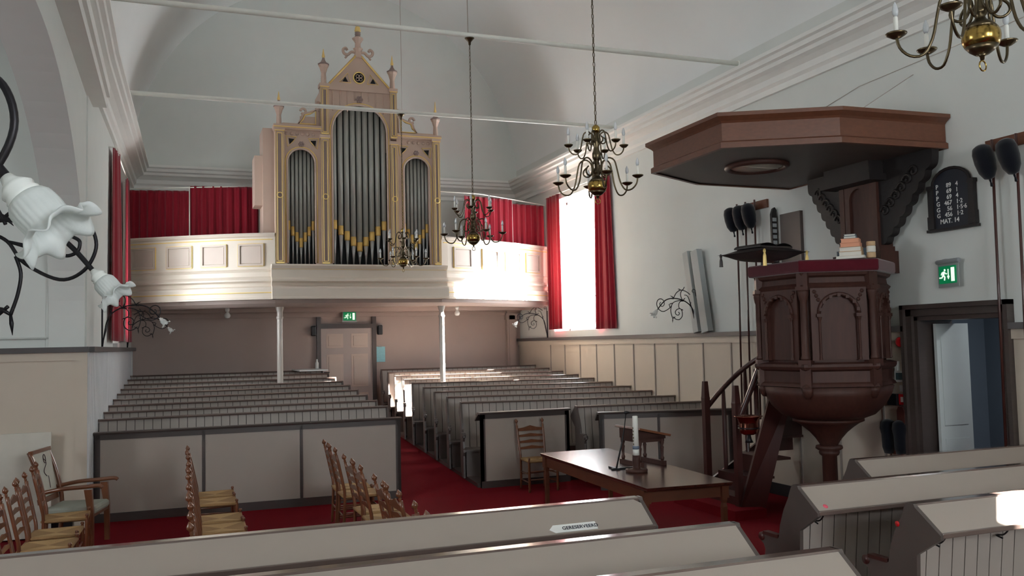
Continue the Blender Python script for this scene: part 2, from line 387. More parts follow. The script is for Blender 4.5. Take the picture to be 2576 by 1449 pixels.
# ---------------------------------------------------------------- right doorway and the room beyond
b = B()
y0, y1, zt = 6.64, 8.02, 2.5
for (a0, a1, dx) in ((0, 0.05, 0.10), (0.05, 0.13, 0.06)):
    b.box(XR-dx, XR+0.02, y0+a0-0.02, y0+a1-0.02, 0, zt+0.02-a0); b.box(XR-dx, XR+0.02, y1-a1+0.02, y1-a0+0.02, 0, zt+0.02-a0); b.box(XR-dx, XR+0.02, y0+a0-0.02, y1-a0+0.02, zt-a1+0.02, zt-a0+0.02)
b.box(XR-0.02, XR+0.5, 6.72, 6.78, 0, 2.38); b.box(XR-0.02, XR+0.5, 7.86, 7.92, 0, 2.38); b.box(XR-0.02, XR+0.5, 6.72, 7.92, 2.34, 2.42)
struct('door_1', b, 'dark_trim')
b = B(); b.box(8.10, 8.58, 7.78, 7.82, 0.02, 2.30); b.box(8.16, 8.52, 7.774, 7.78, 0.2, 1.0); b.box(8.16, 8.52, 7.774, 7.78, 1.15, 2.15)
lf = tag(obj('door_leaf', b, 'door_white'), 'pale white door leaf standing open inside the right doorway', 'door')
b = B(); b.box(8.43, 12.3, 8.9, 9.1, 0, 3.0); b.box(8.43, 12.3, 5.0, 5.2, 0, 3.0); b.box(10.1, 10.3, 5.2, 8.9, 0, 3); b.box(8.43, 10.3, 5.0, 9.1, 3.0, 3.1)
struct('wall_corridor', b, 'blue_grey_wall')
b = B(); b.m = 0; b.box(10.05, 10.1, 7.05, 7.6, 1.3, 2.1); b.m = 1; b.box(10.04, 10.06, 7.0, 7.65, 2.12, 2.15)
tag(obj('wall_picture', b, ['picture', 'black_trim']), 'dark hanging picture on the blue-grey wall seen through the right doorway', 'picture')
cl = bpy.data.lights.new('corridor_fill', 'AREA'); cl.shape = 'DISK'; cl.size = 0.35; cl.energy = 22; cl.color = (0.9, 0.95, 1.0)  # unseen light added to brighten the room beyond the doorway
clo = bpy.data.objects.new('corridor_fill', cl); S.collection.objects.link(clo); clo.location = (9.3, 6.6, 2.97)
# ---------------------------------------------------------------- back door
t = thing('door_2', 'taupe panelled double door under the organ gallery at the end of the aisle', 'door', (3.68, YB, ramp(YB)))
t['kind'] = 'structure'
b = B()
for x in (3.03, 4.28): b.box(x, x+0.09, YB-0.09, YB, 0.45, 2.86)
b.box(3.03, 4.37, YB-0.10, YB, 2.60, 2.70); obj('door_frame', b, 'dark_trim', t, world=True)
b = B(); b.box(3.12, 4.28, YB-0.05, YB, 0.46, 2.6)
obj('door_panel', b, 'door_taupe', t, world=True)
for (px0, px1) in ((3.24, 3.62), (3.80, 4.18)):
    for (z0, z1) in ((0.7, 1.15), (1.28, 2.02), (2.16, 2.48)):
        b = B(); b.box(px0, px1, YB-0.056, YB-0.05, z0, z1); b.box(px0+0.05, px1-0.05, YB-0.07, YB-0.05, z0+0.05, z1-0.05); obj('raised_panel', b, 'gallery_inset', t, world=True, bevel=0.006)
b = B(); b.cyl((3.19, YB-0.05, 1.62), (3.19, YB-0.12, 1.62), 0.012); b.cyl((3.19, YB-0.11, 1.62), (3.30, YB-0.11, 1.62), 0.01); obj('door_handle', b, 'black_trim', t, world=True)
# ---------------------------------------------------------------- exit signs
def running_man(b, s, y):   # drawn in xz, green plate width 1 x 0.55 scaled by s
    def P(pts, w): b.tube([(p[0]*s, y, p[1]*s) for p in pts], w*s, 6)
    b.lathe([(0.0,-0.004*s),(0.045*s,-0.004*s),(0.045*s,0.004*s),(0,0.004*s)], (-0.13*s, y, 0.17*s), 10, 'y')
    P([(-0.16,0.11),(-0.22,-0.02)], 0.045); P([(-0.15,0.10),(-0.05,0.02),(-0.02,0.05)], 0.018); P([(-0.18,0.11),(-0.29,0.08),(-0.33,0.0)], 0.018)
    P([(-0.21,-0.02),(-0.13,-0.08),(-0.16,-0.2)], 0.026); P([(-0.22,-0.02),(-0.30,-0.10),(-0.42,-0.10)], 0.026)
def exit_sign(name, label, loc, rz, arm):
    t = thing(name, label, 'exit sign', loc, rz)
    b = B(); b.T = at((0, 0, 0.16)); b.lathe([(0.0,-0.19),(0.022,-0.185),(0.026,-0.17),(0.026,0.17),(0.022,0.185),(0,0.19)], (0,0,0), 14, 'x'); obj('lamp_housing', b, 'grey_plastic', t)
    b = B(); b.box(-0.165, 0.165, -0.006, 0.006, -0.12, 0.14); obj('clear_frame', b, 'clear_plastic', t)
    b = B(); b.box(-0.14, 0.14, -0.014, -0.007, -0.08, 0.11); obj('sign_plate', b, 'exit_green', t)
    b = B(); b.T = at((0, 0, 0.015)); running_man(b, 0.30, -0.016)
    b.box(0.066, 0.115, -0.02, -0.014, -0.075, 0.075)
    b.box(0.014, 0.022, -0.02, -0.014, -0.02, 0.06); b.prism([(0.0,-0.015),(0.036,-0.015),(0.018,-0.05)], 'y', -0.02, -0.014)
    obj('pictogram', b, 'exit_white', t)
    b = B(); b.box(arm[0]-0.03, arm[0]+0.03, 0.0, arm[1], 0.145, 0.19); obj('mount_bracket', b, 'grey_plastic', t)
exit_sign('exit_sign', 'green emergency exit sign above the dark doorway beside the pulpit', (7.88, 7.36, 2.81), -PI/2-0.18, (-0.06, 0.05))
exit_sign('exit_sign', 'green emergency exit sign above the back door under the gallery', (3.75, YB-0.16, 2.85), 0, (0, 0.10))
# ---------------------------------------------------------------- gallery
def gy(x):
    if x < 1.8: return 17.0+1.5*min(1, ((1.8-x)/2.7))**1.25
    if x > 5.0: return 17.0+1.5*min(1, ((x-5.0)/2.93))**1.25
    return 17.0
def gpath(x0, x1, n): return [(x0+(x1-x0)*i/n, gy(x0+(x1-x0)*i/n)) for i in range(n+1)]
G = thing('organ_gallery', 'cream panelled organ gallery with gold lines curving across the back of the church', 'gallery', (3.4, 17.0, 3.1))
XLg = lx(18.5)+0.0
# path runs left->right, so outward (-y) is the right-hand side: offsets negative
b = B()
wing = [(0.10,4.33),(-0.03,4.33),(-0.05,4.30),(-0.03,4.27),(0,4.25),(0,3.66),(-0.03,3.64),(0,3.60),(0,3.52),(-0.05,3.49),(-0.09,3.46),(-0.09,3.43),(-0.03,3.40),(-0.02,3.34),(-0.10,3.31),(-0.11,3.28),(-0.11,3.13),(-0.13,3.12),(-0.13,3.09),(0.10,3.09)]
b.sweep(wing, gpath(XLg, 1.8, 20)); b.sweep(wing, gpath(5.0, XR, 20))
cen = [(0.12,3.74),(-0.16,3.74),(-0.18,3.71),(-0.14,3.67),(-0.10,3.64),(-0.10,3.50),(-0.15,3.48),(-0.20,3.45),(-0.20,3.42),(-0.13,3.39),(-0.12,3.34),(-0.22,3.31),(-0.23,3.28),(-0.23,3.13),(-0.25,3.12),(-0.25,3.09),(0.12,3.09)]
b.sweep(cen, [(1.72, 17.0), (5.08, 17.0)])
obj('parapet', b, 'gallery_paint', G, world=True)
for (x0, x1, zz, off, n) in ((XLg, 1.75, 4.21, -0.004, 20), (5.05, XR, 4.21, -0.004, 20), (XLg, 1.75, 3.215, -0.114, 20), (5.05, XR, 3.215, -0.114, 20), (1.74, 5.06, 3.655, -0.125, 1), (1.74, 5.06, 3.215, -0.234, 1)):
    b = B(); b.sweep([(off+0.01, zz-0.009), (off, zz-0.009), (off-0.004, zz), (off, zz+0.009), (off+0.01, zz+0.009)], gpath(x0, x1, n)); obj('gold_line', b, 'gold', G, world=True)
def gpanel(x0, x1, z0=3.72, z1=4.13):
    n = 6; P = gpath(x0, x1, n)
    b = B(); b.m = 0
    b.sweep([(0.01,z1),(-0.03,z1),(-0.03,z1-0.035),(0.01,z1-0.035)], P); b.sweep([(0.01,z0+0.035),(-0.03,z0+0.035),(-0.03,z0),(0.01,z0)], P)
    for (a, c) in ((x0, x0+0.035), (x1-0.035, x1)): b.sweep([(0.01,z1),(-0.03,z1),(-0.03,z0),(0.01,z0)], gpath(a, c, 1))
    b.m = 1; b.sweep([(0.01,z1-0.05),(-0.012,z1-0.05),(-0.012,z0+0.05),(0.01,z0+0.05)], gpath(x0+0.05, x1-0.05, n))
    o = obj('parapet_panel', b, ['gallery_inset', 'gallery_inset'], G, world=True)
    b = B()
    for zz in (z1+0.004, z0-0.004): b.sweep([(0,zz-0.006),(-0.018,zz-0.006),(-0.018,zz+0.006),(0,zz+0.006)], P)
    for xx in (x0-0.004, x1+0.004): b.sweep([(0,z1),(-0.018,z1),(-0.018,z0),(0,z0)], gpath(xx-0.006, xx+0.006, 1))
    obj('gold_frame', b, 'gold', o, world=True)
for x0 in (-0.72, -0.08, 0.52, 1.16): gpanel(x0, x0+0.44)
for x0 in (5.28, 5.98, 6.62, 7.22): gpanel(x0, x0+0.44)
# deck (ceiling under the gallery)
b = B(); n = 30; P = gpath(XLg, XR, n); vs = [(x, y+0.05, z) for z in (3.02, 3.12) for (x, y) in P]+[(x, YB, z) for z in (3.02, 3.12) for (x, y) in P]; m = n+1
for i in range(n): b.f += [[i, i+1, 2*m+i+1, 2*m+i], [m+i, 3*m+i, 3*m+i+1, m+i+1], [i, m+i, m+i+1, i+1]]; b.mi += [0]*3; b.sm += [False]*3
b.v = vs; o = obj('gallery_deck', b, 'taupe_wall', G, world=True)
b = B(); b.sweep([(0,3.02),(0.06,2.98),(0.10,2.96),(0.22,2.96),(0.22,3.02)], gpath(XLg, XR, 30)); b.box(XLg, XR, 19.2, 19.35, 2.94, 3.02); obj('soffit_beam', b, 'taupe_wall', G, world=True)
# columns
def column(x, y, label):
    zf = ramp(y); t = thing('gallery_column', label, 'column', (x, y, zf), 0, None); H = 3.09-zf
    b = B(); b.box(-0.08, 0.08, -0.08, 0.08, 0, 0.1); b.lathe([(0.07,0.1),(0.07,0.14),(0.055,0.17),(0.05,0.22)], n=16); obj('base', b, 'iron_column', t)
    b = B(); b.lathe([(0.052,0.22),(0.05,H-0.34)], n=16, mod=lambda r, z, a, j: (r*(1+0.10*math.cos(8*a)), z)); obj('shaft', b, 'iron_column', t)
    b = B(); b.lathe([(0.055,H-0.36),(0.062,H-0.34),(0.062,H-0.32),(0.048,H-0.30),(0.05,H-0.22),(0.07,H-0.16),(0.085,H-0.08),(0.07,H-0.05),(0.09,H-0.02),(0.09,H)], n=12, mod=lambda r, z, a, j: (r*(1+0.08*math.cos(6*a)), z)); b.box(-0.1, 0.1, -0.1, 0.1, H-0.03, H); obj('capital', b, 'iron_column', t)
column(1.90, 17.22, 'slender fluted iron column under the left corner of the organ gallery')
column(5.05, 17.22, 'slender fluted iron column under the right corner of the organ gallery')
# ---------------------------------------------------------------- organ
OX = 3.405
O = thing('pipe_organ', 'tall pink and gold pipe organ standing on the gallery', 'organ', (OX, 17.3, 3.74))
YO = 17.0
b = B(); b.box(1.86, 4.95, 17.3, 18.1, 3.13, 6.3); b.box(2.72, 4.09, 17.3, 18.1, 6.3, 7.2); b.box(1.62, 1.86, 17.35, 18.0, 3.9, 6.38); b.box(1.47, 1.62, 17.4, 17.9, 4.9, 5.85)
b.box(4.95, 5.06, 17.35, 18.0, 3.9, 6.3)
obj('case_body', b, 'organ_paint', O, world=True)
b = B(); b.box(2.0, 4.82, 17.24, 17.31, 3.78, 6.0); b.box(2.86, 3.96, 17.24, 17.31, 6.0, 6.86); obj('dark_backing', b, 'organ_dark', O, world=True)
def arch_plate(b, x0, x1, zt, ox0, ox1, za, z0, y0, y1):   # plate x0..x1, z0..zt with an arched opening ox0..ox1, crown at za
    c = (ox0+ox1)/2; r = (ox1-ox0)/2; zc = za-r; n = 14
    b.box(x0, ox0, y0, y1, z0, zt); b.box(ox1, x1, y0, y1, z0, zt)
    for i in range(n):
        a0 = PI-PI*i/n; a1 = PI-PI*(i+1)/n
        xa, xb = c+r*math.cos(a0), c+r*math.cos(a1); za_, zb_ = zc+r*math.sin(a0), zc+r*math.sin(a1)
        b.hull8([(xa,y0,za_),(xb,y0,zb_),(xb,y1,zb_),(xa,y1,za_)], [(xa,y0,zt),(xb,y0,zt),(xb,y1,zt),(xa,y1,zt)])
TOW = [(1.97, 2.67, 2.03, 2.56, 5.95, 6.30, 7), (2.80, 4.02, 2.87, 3.955, 6.87, 7.2, 9), (4.14, 4.86, 4.27, 4.80, 5.90, 6.26, 7)]
for (x0, x1, ox0, ox1, za, zt, npipe) in TOW:
    b = B(); arch_plate(b, x0, x1, zt, ox0, ox1, za, 3.76, YO+0.05, YO+0.10); obj('case_front', b, 'organ_paint', O, world=True)
    r = (ox1-ox0)/2; c = (ox0+ox1)/2
    for (gap, w_, mn, dy) in ((0.0, 0.022, 'organ_paint', 0.0), (0.028, 0.012, 'gold', 0.015)):
        b = B(); pts = [(ox0-gap, YO+0.04, 3.78)]+[(c+(r+gap)*math.cos(PI-PI*i/18), YO+0.04-dy*0, za-r+(r+gap)*math.sin(PI-PI*i/18)) for i in range(19)]+[(ox1+gap, YO+0.04, 3.78)]
        b.tube(pts, w_, 8); obj('arch_moulding', b, mn if gap else 'organ_paint', O, world=True)
    mid = (npipe-1)/2; wp = (ox1-ox0)/npipe
    for i in range(npipe):
        px = ox0+wp*(i+0.5); d = abs(i-mid)/mid
        zm = (4.37 if npipe == 9 else 4.36)-(0.33 if npipe == 7 else 0.42)*(1-d)*1.0+ (0.12 if npipe == 9 else 0.10)*1
        rr = wp*(0.425+0.03*(1-d)); zr = za-r+math.sqrt(max(0, r*r-(px-c)**2))
        yp = YO+0.17
        b = B(); b.lathe([(rr, zm+0.12), (rr, zr+0.12)], (px, yp, 0), 12); p = obj('organ_pipe', b, 'pipe_metal', O, world=True)
        b = B(); b.lathe([(0.012, 3.77), (rr*0.55, 3.77+(zm-3.77)*0.5), (rr*0.95, zm-0.03)], (px, yp, 0), 12); obj('pipe_foot', b, 'pipe_foot', p, world=True)
        b = B(); b.lathe([(rr*0.96, zm-0.05), (rr*1.06, zm-0.02), (rr*1.02, zm), (rr*1.06, zm+0.02), (rr*1.02, zm+0.13)], (px, yp, 0), 12); obj('pipe_mouth', b, 'gold_mouth', p, world=True)
# pilasters
def pilaster(x0, x1, z0, z1, roundel=None):
    y = YO-0.02
    b = B(); b.box(x0, x1, y, y+0.2, z0, z1); b.box(x0-0.02, x1+0.02, y-0.02, y+0.2, z1-0.04, z1+0.03); o = obj('pilaster', b, 'organ_paint', O, world=True)
    xm0, xm1 = x0+0.03, x1-0.03
    b = B(); b.box(xm0+0.012, xm1-0.012, y-0.006, y, z0+0.06, z1-0.10); obj('pilaster_inset', b, 'organ_inset', o, world=True)
    b = B(); g = 0.014
    for a, c in ((xm0, xm0+g), (xm1-g, xm1)): b.box(a, c, y-0.014, y, z0+0.04, z1-0.08)
    b.box(xm0, xm1, y-0.014, y, z0+0.04, z0+0.055); b.box(xm0, xm1, y-0.014, y, z1-0.095, z1-0.08); b.box(x0-0.01, x1+0.01, y-0.026, y, z1-0.045, z1-0.03)
    b.box(x0, x0+0.006, y-0.008, y+0.02, z0, z1-0.05); b.box(x1-0.006, x1, y-0.008, y+0.02, z0, z1-0.05); b.box(x0+0.01, x1-0.01, y-0.012, y, z0, z0+0.03)
    if roundel:
        b.tube([((x0+x1)/2+0.05*math.cos(a*PI/9), y-0.014, roundel+0.05*math.sin(a*PI/9)) for a in range(18)], 0.009, 6, True)
    obj('gold_beading', b, 'gold', o, world=True)
for (x0, x1, zt) in ((1.81, 1.97, 6.30), (2.66, 2.81, 6.20), (4.01, 4.14, 6.15), (4.86, 5.0, 6.26)): pilaster(x0, x1, 3.76, zt, 5.04)
for (x0, x1) in ((2.66, 2.81), (4.01, 4.14)): pilaster(x0, x1, 6.24, 7.20)
# cornice strips of the side towers
for (x0, x1, z) in ((1.78, 2.66, 6.33), (4.14, 5.03, 6.29)):
    b = B(); b.m = 0; b.box(x0, x1, YO-0.06, YO+0.2, z, z+0.05); b.box(x0, x1, YO-0.03, YO+0.2, z-0.03, z); b.m = 1; b.box(x0, x1, YO-0.066, YO-0.05, z-0.005, z+0.012)
    b.m = 0
    for i in range(6): xx = x0+0.24+i*0.1; b.lathe([(0.0,-0.005),(0.035,-0.004),(0.03,0.004),(0,0.01)], (xx if xx < x1-0.1 else x1-0.1, YO+0.045, z-0.1), 10, 'y')
    obj('tower_cornice', b, ['organ_paint', 'gold', 'organ_inset'], O, world=True)
# spandrel ornaments
def star(x, z, s, flip=1):
    s *= 1.25
    b = B(); y = YO+0.05; pts = [(x-s*flip, z+s), (x+s*0.9*flip, z+s*0.85), (x+s*0.35*flip, z+0.1*s), (x-s*0.7*flip, z-s)]
    b.prism([(x+(p[0]-x)*0.75, z+(p[1]-z)*0.75) for p in pts], 'y', y-0.012, y); o = obj('spandrel', b, 'organ_dark', O, world=True)
    b = B(); k = 1.35; P = [(x+(p[0]-x)*k, y-0.008, z+(p[1]-z)*k) for p in pts]; b.tube(P, 0.010, 6, True); obj('gold_frame', b, 'gold', o, world=True)
star(2.12, 6.08, 0.06); star(2.52, 6.06, 0.06, -1); star(4.28, 6.02, 0.06); star(4.74, 6.0, 0.06, -1)
# rosettes over the arches
for (x, z, s) in ((2.295, 6.03, 0.05), (3.41, 6.97, 0.065), (4.53, 5.98, 0.05)):
    b = B()
    for k in range(7): a = 2*PI*k/6; b.lathe([(0,-s*0.5),(s*0.4,-s*0.3),(s*0.45,0),(0,s*0.3)], (x+(s*0.7*math.cos(a) if k < 6 else 0), YO+0.02, z+(s*0.7*math.sin(a) if k < 6 else 0)), 8, 'y')
    obj('rosette', b, 'organ_inset', O, world=True)
# gable
b = B(); b.prism([(2.80,7.18),(4.03,7.18),(4.0,7.28),(3.47,7.86),(3.34,7.86),(2.83,7.28)], 'y', YO+0.03, YO+0.14)
for i in range(8):
    x = 2.90+i*0.14; b.cyl((x, YO+0.04, 6.95 if 2 < i < 6 else 6.72), (x, YO+0.04, 7.12), 0.012, 6)
b.box(2.80, 4.03, YO+0.02, YO+0.14, 7.13, 7.18)
g = obj('gable', b, 'organ_paint', O, world=True)
b = B()
for pts in ([(2.83,7.24),(3.35,7.83)], [(4.0,7.24),(3.46,7.83)]): b.tube([(p[0], YO+0.02, p[1]) for p in pts], 0.018, 8)
for sgn, cx in ((-1, 3.14), (1, 3.68)):
    b.tube([(cx-0.12*sgn*0-0.11, YO+0.02, 7.29), (cx+0.11, YO+0.02, 7.29), (cx-0.05*sgn+0.06*0, YO+0.02, 7.29+0.19)], 0.010, 6, True)
b.tube([(3.41+0.11*math.cos(a*PI/10), YO+0.02, 7.40+0.11*math.sin(a*PI/10)) for a in range(20)], 0.014, 6, True)
obj('gold_moulding', b, 'gold', g, world=True)
b = B(); b.lathe([(0,-0.01),(0.10,-0.01),(0.10,0.005),(0,0.006)], (3.41, YO+0.03, 7.40), 20, 'y')
for cx in (3.14, 3.68): b.prism([(cx-0.05,7.31),(cx+0.05,7.31),(cx,7.40)], 'y', YO+0.01, YO+0.03)
obj('dark_opening', b, 'organ_dark', g, world=True)
b = B()
for k in range(4): a = PI/4+k*PI/2; b.tube([(3.41+0.045*math.cos(a)+0.03*math.cos(t*PI/5), YO+0.015, 7.40+0.045*math.sin(a)+0.03*math.sin(t*PI/5)) for t in range(10)], 0.006, 5, True)
obj('quatrefoil', b, 'organ_paint', g, world=True)
def pinnacle(x, z0, s, gold_h):
    b = B(); b.lathe([(0.055*s,0),(0.05*s,0.16*s),(0.045*s,0.22*s),(0.08*s,0.33*s),(0.10*s,0.36*s),(0.10*s,0.38*s)], (x, YO+0.08, z0), 8); o = obj('pinnacle', b, 'organ_paint', O, world=True)
    b = B(); b.lathe([(0.105*s,0.38*s),(0.11*s,0.40*s),(0.06*s,0.43*s),(0.03*s,0.48*s),(0.02*s,0.53*s)], (x, YO+0.08, z0), 10); obj('pinnacle_cap', b, 'organ_inset', o, world=True)
    b = B(); b.lathe([(0.022*s,0.52*s),(0.032*s,0.55*s),(0.02*s,0.60*s),(0.004,0.52*s+gold_h)], (x, YO+0.08, z0), 8); obj('gold_tip', b, 'gold', o, world=True)
pinnacle(1.89, 6.38, 0.92, 0.17); pinnacle(2.735, 7.23, 1.0, 0.18); pinnacle(4.08, 7.2, 1.0, 0.2); pinnacle(4.95, 6.34, 0.92, 0.24)
b = B(); b.lathe([(0.10,0),(0.07,0.08),(0.06,0.14),(0.10,0.19),(0.06,0.22),(0.055,0.30),(0.09,0.36),(0.11,0.38),(0.11,0.40),(0.06,0.43)], (3.405, YO+0.08, 7.80), 8)
o = obj('finial', b, 'organ_paint', O, world=True)
b = B(); b.lathe([(0.06,0.42),(0.05,0.46),(0.06,0.48),(0.05,0.50),(0.06,0.52),(0.03,0.53)], (3.405, YO+0.08, 7.80), 10); obj('finial_neck', b, 'organ_inset', o, world=True)
b = B(); b.lathe([(0.04,0.52),(0.065,0.55),(0.05,0.58),(0.055,0.60),(0.035,0.64),(0.03,0.68),(0.0,0.70)], (3.405, YO+0.08, 7.80), 12); obj('gold_knob', b, 'gold', o, world=True)
for sgn in (-1, 1):
    b = B(); P = smooth_pts([(3.405+sgn*u, YO+0.08, z) for u, z in ((0.05,7.92),(0.13,7.92),(0.20,7.86),(0.27,7.88),(0.29,7.95),(0.24,7.99),(0.21,7.95))]); b.tube(P, 0.028, 8); b.tube([(3.405+sgn*0.2, YO+0.08, 7.86), (3.405+sgn*0.25, YO+0.08, 7.79)], 0.02, 6); obj('crocket', b, 'organ_paint', O, world=True)
# volute wings on the side towers
for sgn, x0, z0 in ((-1, 2.64, 6.38), (1, 4.16, 6.34)):
    b = B(); Q = [(x0+sgn*0.03, z0+0.03), (x0+sgn*0.42, z0+0.03), (x0+sgn*0.33, z0+0.14), (x0+sgn*0.30, z0+0.24), (x0+sgn*0.18, z0+0.27), (x0+sgn*0.03, z0+0.36)]
    b.tube([(q[0], YO+0.07, q[1]) for q in Q], 0.032, 6, True); b.tube([(x0+sgn*0.02, YO+0.07, z0+0.3), (x0+sgn*0.06, YO+0.07, z0+0.42), (x0, YO+0.07, z0+0.5)], 0.03, 6)
    if sgn < 0: b.box(x0-0.36, x0, YO+0.06, YO+0.09, z0, z0+0.2)
    b.tube([(x0+sgn*(0.30+0.05*math.cos(t*0.5)), YO+0.07, z0+0.30+0.05*math.sin(t*0.5)) for t in range(12)], 0.025, 6)
    if sgn > 0: b.box(4.5, 4.9, YO+0.04, YO+0.10, z0, z0+0.05)
    else: b.box(1.95, 2.25, YO+0.04, YO+0.10, z0, z0+0.05)
    o = obj('volute', b, 'organ_paint', O, world=True)
    b = B(); Q = [(x0+sgn*0.07, z0+0.05), (x0+sgn*0.37, z0+0.05), (x0+sgn*0.30, z0+0.14), (x0+sgn*0.27, z0+0.22), (x0+sgn*0.18, z0+0.245), (x0+sgn*0.07, z0+0.30)]; b.tube([(q[0], YO+0.035, q[1]) for q in Q], 0.014, 6, True); obj('gold_frame', b, 'gold', o, world=True)
# ---------------------------------------------------------------- curtains
def curtain_b(p0, p1, z0, z1, folds, amp, flare=0.0, thick=0.0, top_gather=1.0, hem=0.0):
    b = B(); P0 = Vector(p0); P1 = Vector(p1); L = (P1-P0).length; d = (P1-P0)/L; nn = Vector((-d.y, d.x))
    ph = random.random()*6
    def fn(u, v):
        g = top_gather+(1-top_gather)*v
        c = 0.5+(u-0.5)*g; p = P0+d*(c*L)+nn*(amp*(0.6+0.4*v)*(math.sin(u*folds*2*PI+ph)+0.35*math.sin(u*folds*4.7*PI+1+ph))+flare*v)
        return (p.x, p.y, z1+(z0-z1)*v+hem*math.sin(u*3)*v)
    b.grid(fn, int(folds*12), 14); return b
def gal_curtain(label, x0, x1, y0, y1, z0, z1, folds, grp):
    b = curtain_b((x0, y0), (x1, y1), z0, z1, folds, 0.03); o = tag(obj('gallery_curtain', b, 'red_cloth', solid=0.006), label, 'curtain', grp); return o
gal_curtain('dark red gallery curtain hanging at the far left wall end of the gallery', lx(18.6)+0.05, 0.32, 18.62, 18.45, 4.30, 5.30, 7, 'gallery curtains')
gal_curtain('dark red gallery curtain hanging close to the left side of the organ', 0.34, 1.62, 18.45, 18.3, 4.30, 5.40, 8, 'gallery curtains')
gal_curtain('bright red gallery curtain hanging close to the right side of the organ', 5.85, 7.06, 18.1, 18.4, 4.30, 5.36, 7, 'gallery curtains')
gal_curtain('red gallery curtain hanging against the right wall above the gallery', 7.08, XR-0.04, 18.4, 18.55, 4.30, 5.27, 5, 'gallery curtains')
b = B(); b.tube([(lx(18.6), 18.6, 5.32), (1.62, 18.28, 5.42)], 0.012, 8); b.cyl((0.33, 18.43, 3.12), (0.33, 18.43, 5.36), 0.012)
tag(obj('curtain_rail', b, 'rod_white'), 'thin white rail carrying the curtains left of the organ', 'curtain rail')
b = B(); b.tube([(5.1, 18.05, 5.42), (6.2, 18.12, 5.41), (7.1, 18.4, 5.36), (XR, 18.6, 5.29)], 0.012, 8); b.cyl((7.07, 18.42, 3.12), (7.07, 18.42, 5.36), 0.012)
tag(obj('curtain_rail', b, 'rod_white'), 'thin white rail carrying the curtains right of the organ', 'curtain rail')
def win_curtain(label, p0, p1, z0, z1, folds, amp, flare, tg, grp='window curtains'):
    tag(obj('window_curtain', curtain_b(p0, p1, z0, z1, folds, amp, flare, top_gather=tg), 'red_cloth', solid=0.008), label, 'curtain', grp)
win_curtain('red curtain on the far side of the bright right window', (XR-0.07, 18.30), (XR-0.07, 17.62), 2.46, 5.40, 4, 0.03, 0.0, 1.0)
win_curtain('shadowed red curtain on the near side of the bright right window', (XR-0.06, 16.02), (XR-0.06, 15.15), 2.42, 5.40, 4, 0.035, 0.0, 0.75)
win_curtain('narrow red curtain on the near side of the left window, beside the white pier', (lx(15)+0.07, 14.85), (lx(15)+0.12, 15.9), 2.36, 5.38, 3, 0.035, -0.03, 0.6)
win_curtain('narrow red curtain on the far side of the left window, next to the gallery', (lx(17.5)+0.10, 17.05), (lx(17.5)+0.10, 18.1), 2.36, 5.30, 3, 0.035, -0.03, 0.5)
for (x0, y0, x1, y1, z, lab) in ((XR-0.07, 15.1, XR-0.07, 18.4, 5.41, 'thin white curtain rod over the bright right window'), (lx(15)+0.10, 14.9, lx(17.5)+0.10, 18.2, 5.36, 'thin white curtain rod over the left window')):
    b = B(); b.cyl((x0, y0, z), (x1, y1, z), 0.012, 8)
    for yy in (y0+0.1, y1-0.1): b.cyl((x0 if x0 > 0 else x0, yy, z), (XR if x0 > 0 else lx(yy), yy, z), 0.008, 6)
    tag(obj('curtain_rod', b, 'rod_white'), lab, 'curtain rod')
# ---------------------------------------------------------------- tie rods, wires
for y, x1, lab in ((10.95, 7.85, 'white tie rod crossing the vault above the nearer hanging chandeliers'), (14.55, 7.62, 'white tie rod crossing the vault just in front of the organ')):
    zr = 6.24 if y < 12 else 6.12; x1 = 7.85; b = B(); b.cyl((-0.74, y, zr), (x1, y, zr), 0.035, 10); b.lathe([(0.0,0),(0.05,0),(0.05,0.03),(0,0.03)], (x1-0.02, y, zr), 10, 'x'); tag(obj('tie_rod', b, 'rod_white'), lab, 'tie rod')
for y, lab in ((10.95, 'thin wire from the vault to the nearer tie rod'), (14.55, 'thin wire from the vault to the tie rod in front of the organ')):
    b = B(); b.cyl((3.64, y, 6.27 if y < 12 else 6.15), (3.62, y, ZS+RV+0.02), 0.006, 6); tag(obj('ceiling_wire', b, 'iron_column'), lab, 'wire')
b = B(); b.tube([(XR-0.008, 10.45, 4.95), (XR-0.008, 8.6, 5.25), (XR-0.008, 5.0, 5.35)], 0.005, 6); tag(obj('wall_cable', b, 'iron_column'), 'thin cable pinned along the white right wall below the cornice', 'cable')
for (y0, z0, y1, z1, lab) in ((9.4, 4.45, 9.0, 4.85, 'left of two thin stay wires rising from the sounding board to the wall'), (8.4, 4.6, 7.75, 5.15, 'right of two thin stay wires rising from the sounding board to the wall')):
    b = B(); b.cyl((6.9, y0, 4.40), (XR-0.005, y1, z1), 0.005, 6); tag(obj('stay_wire', b, 'iron_column'), lab, 'wire')
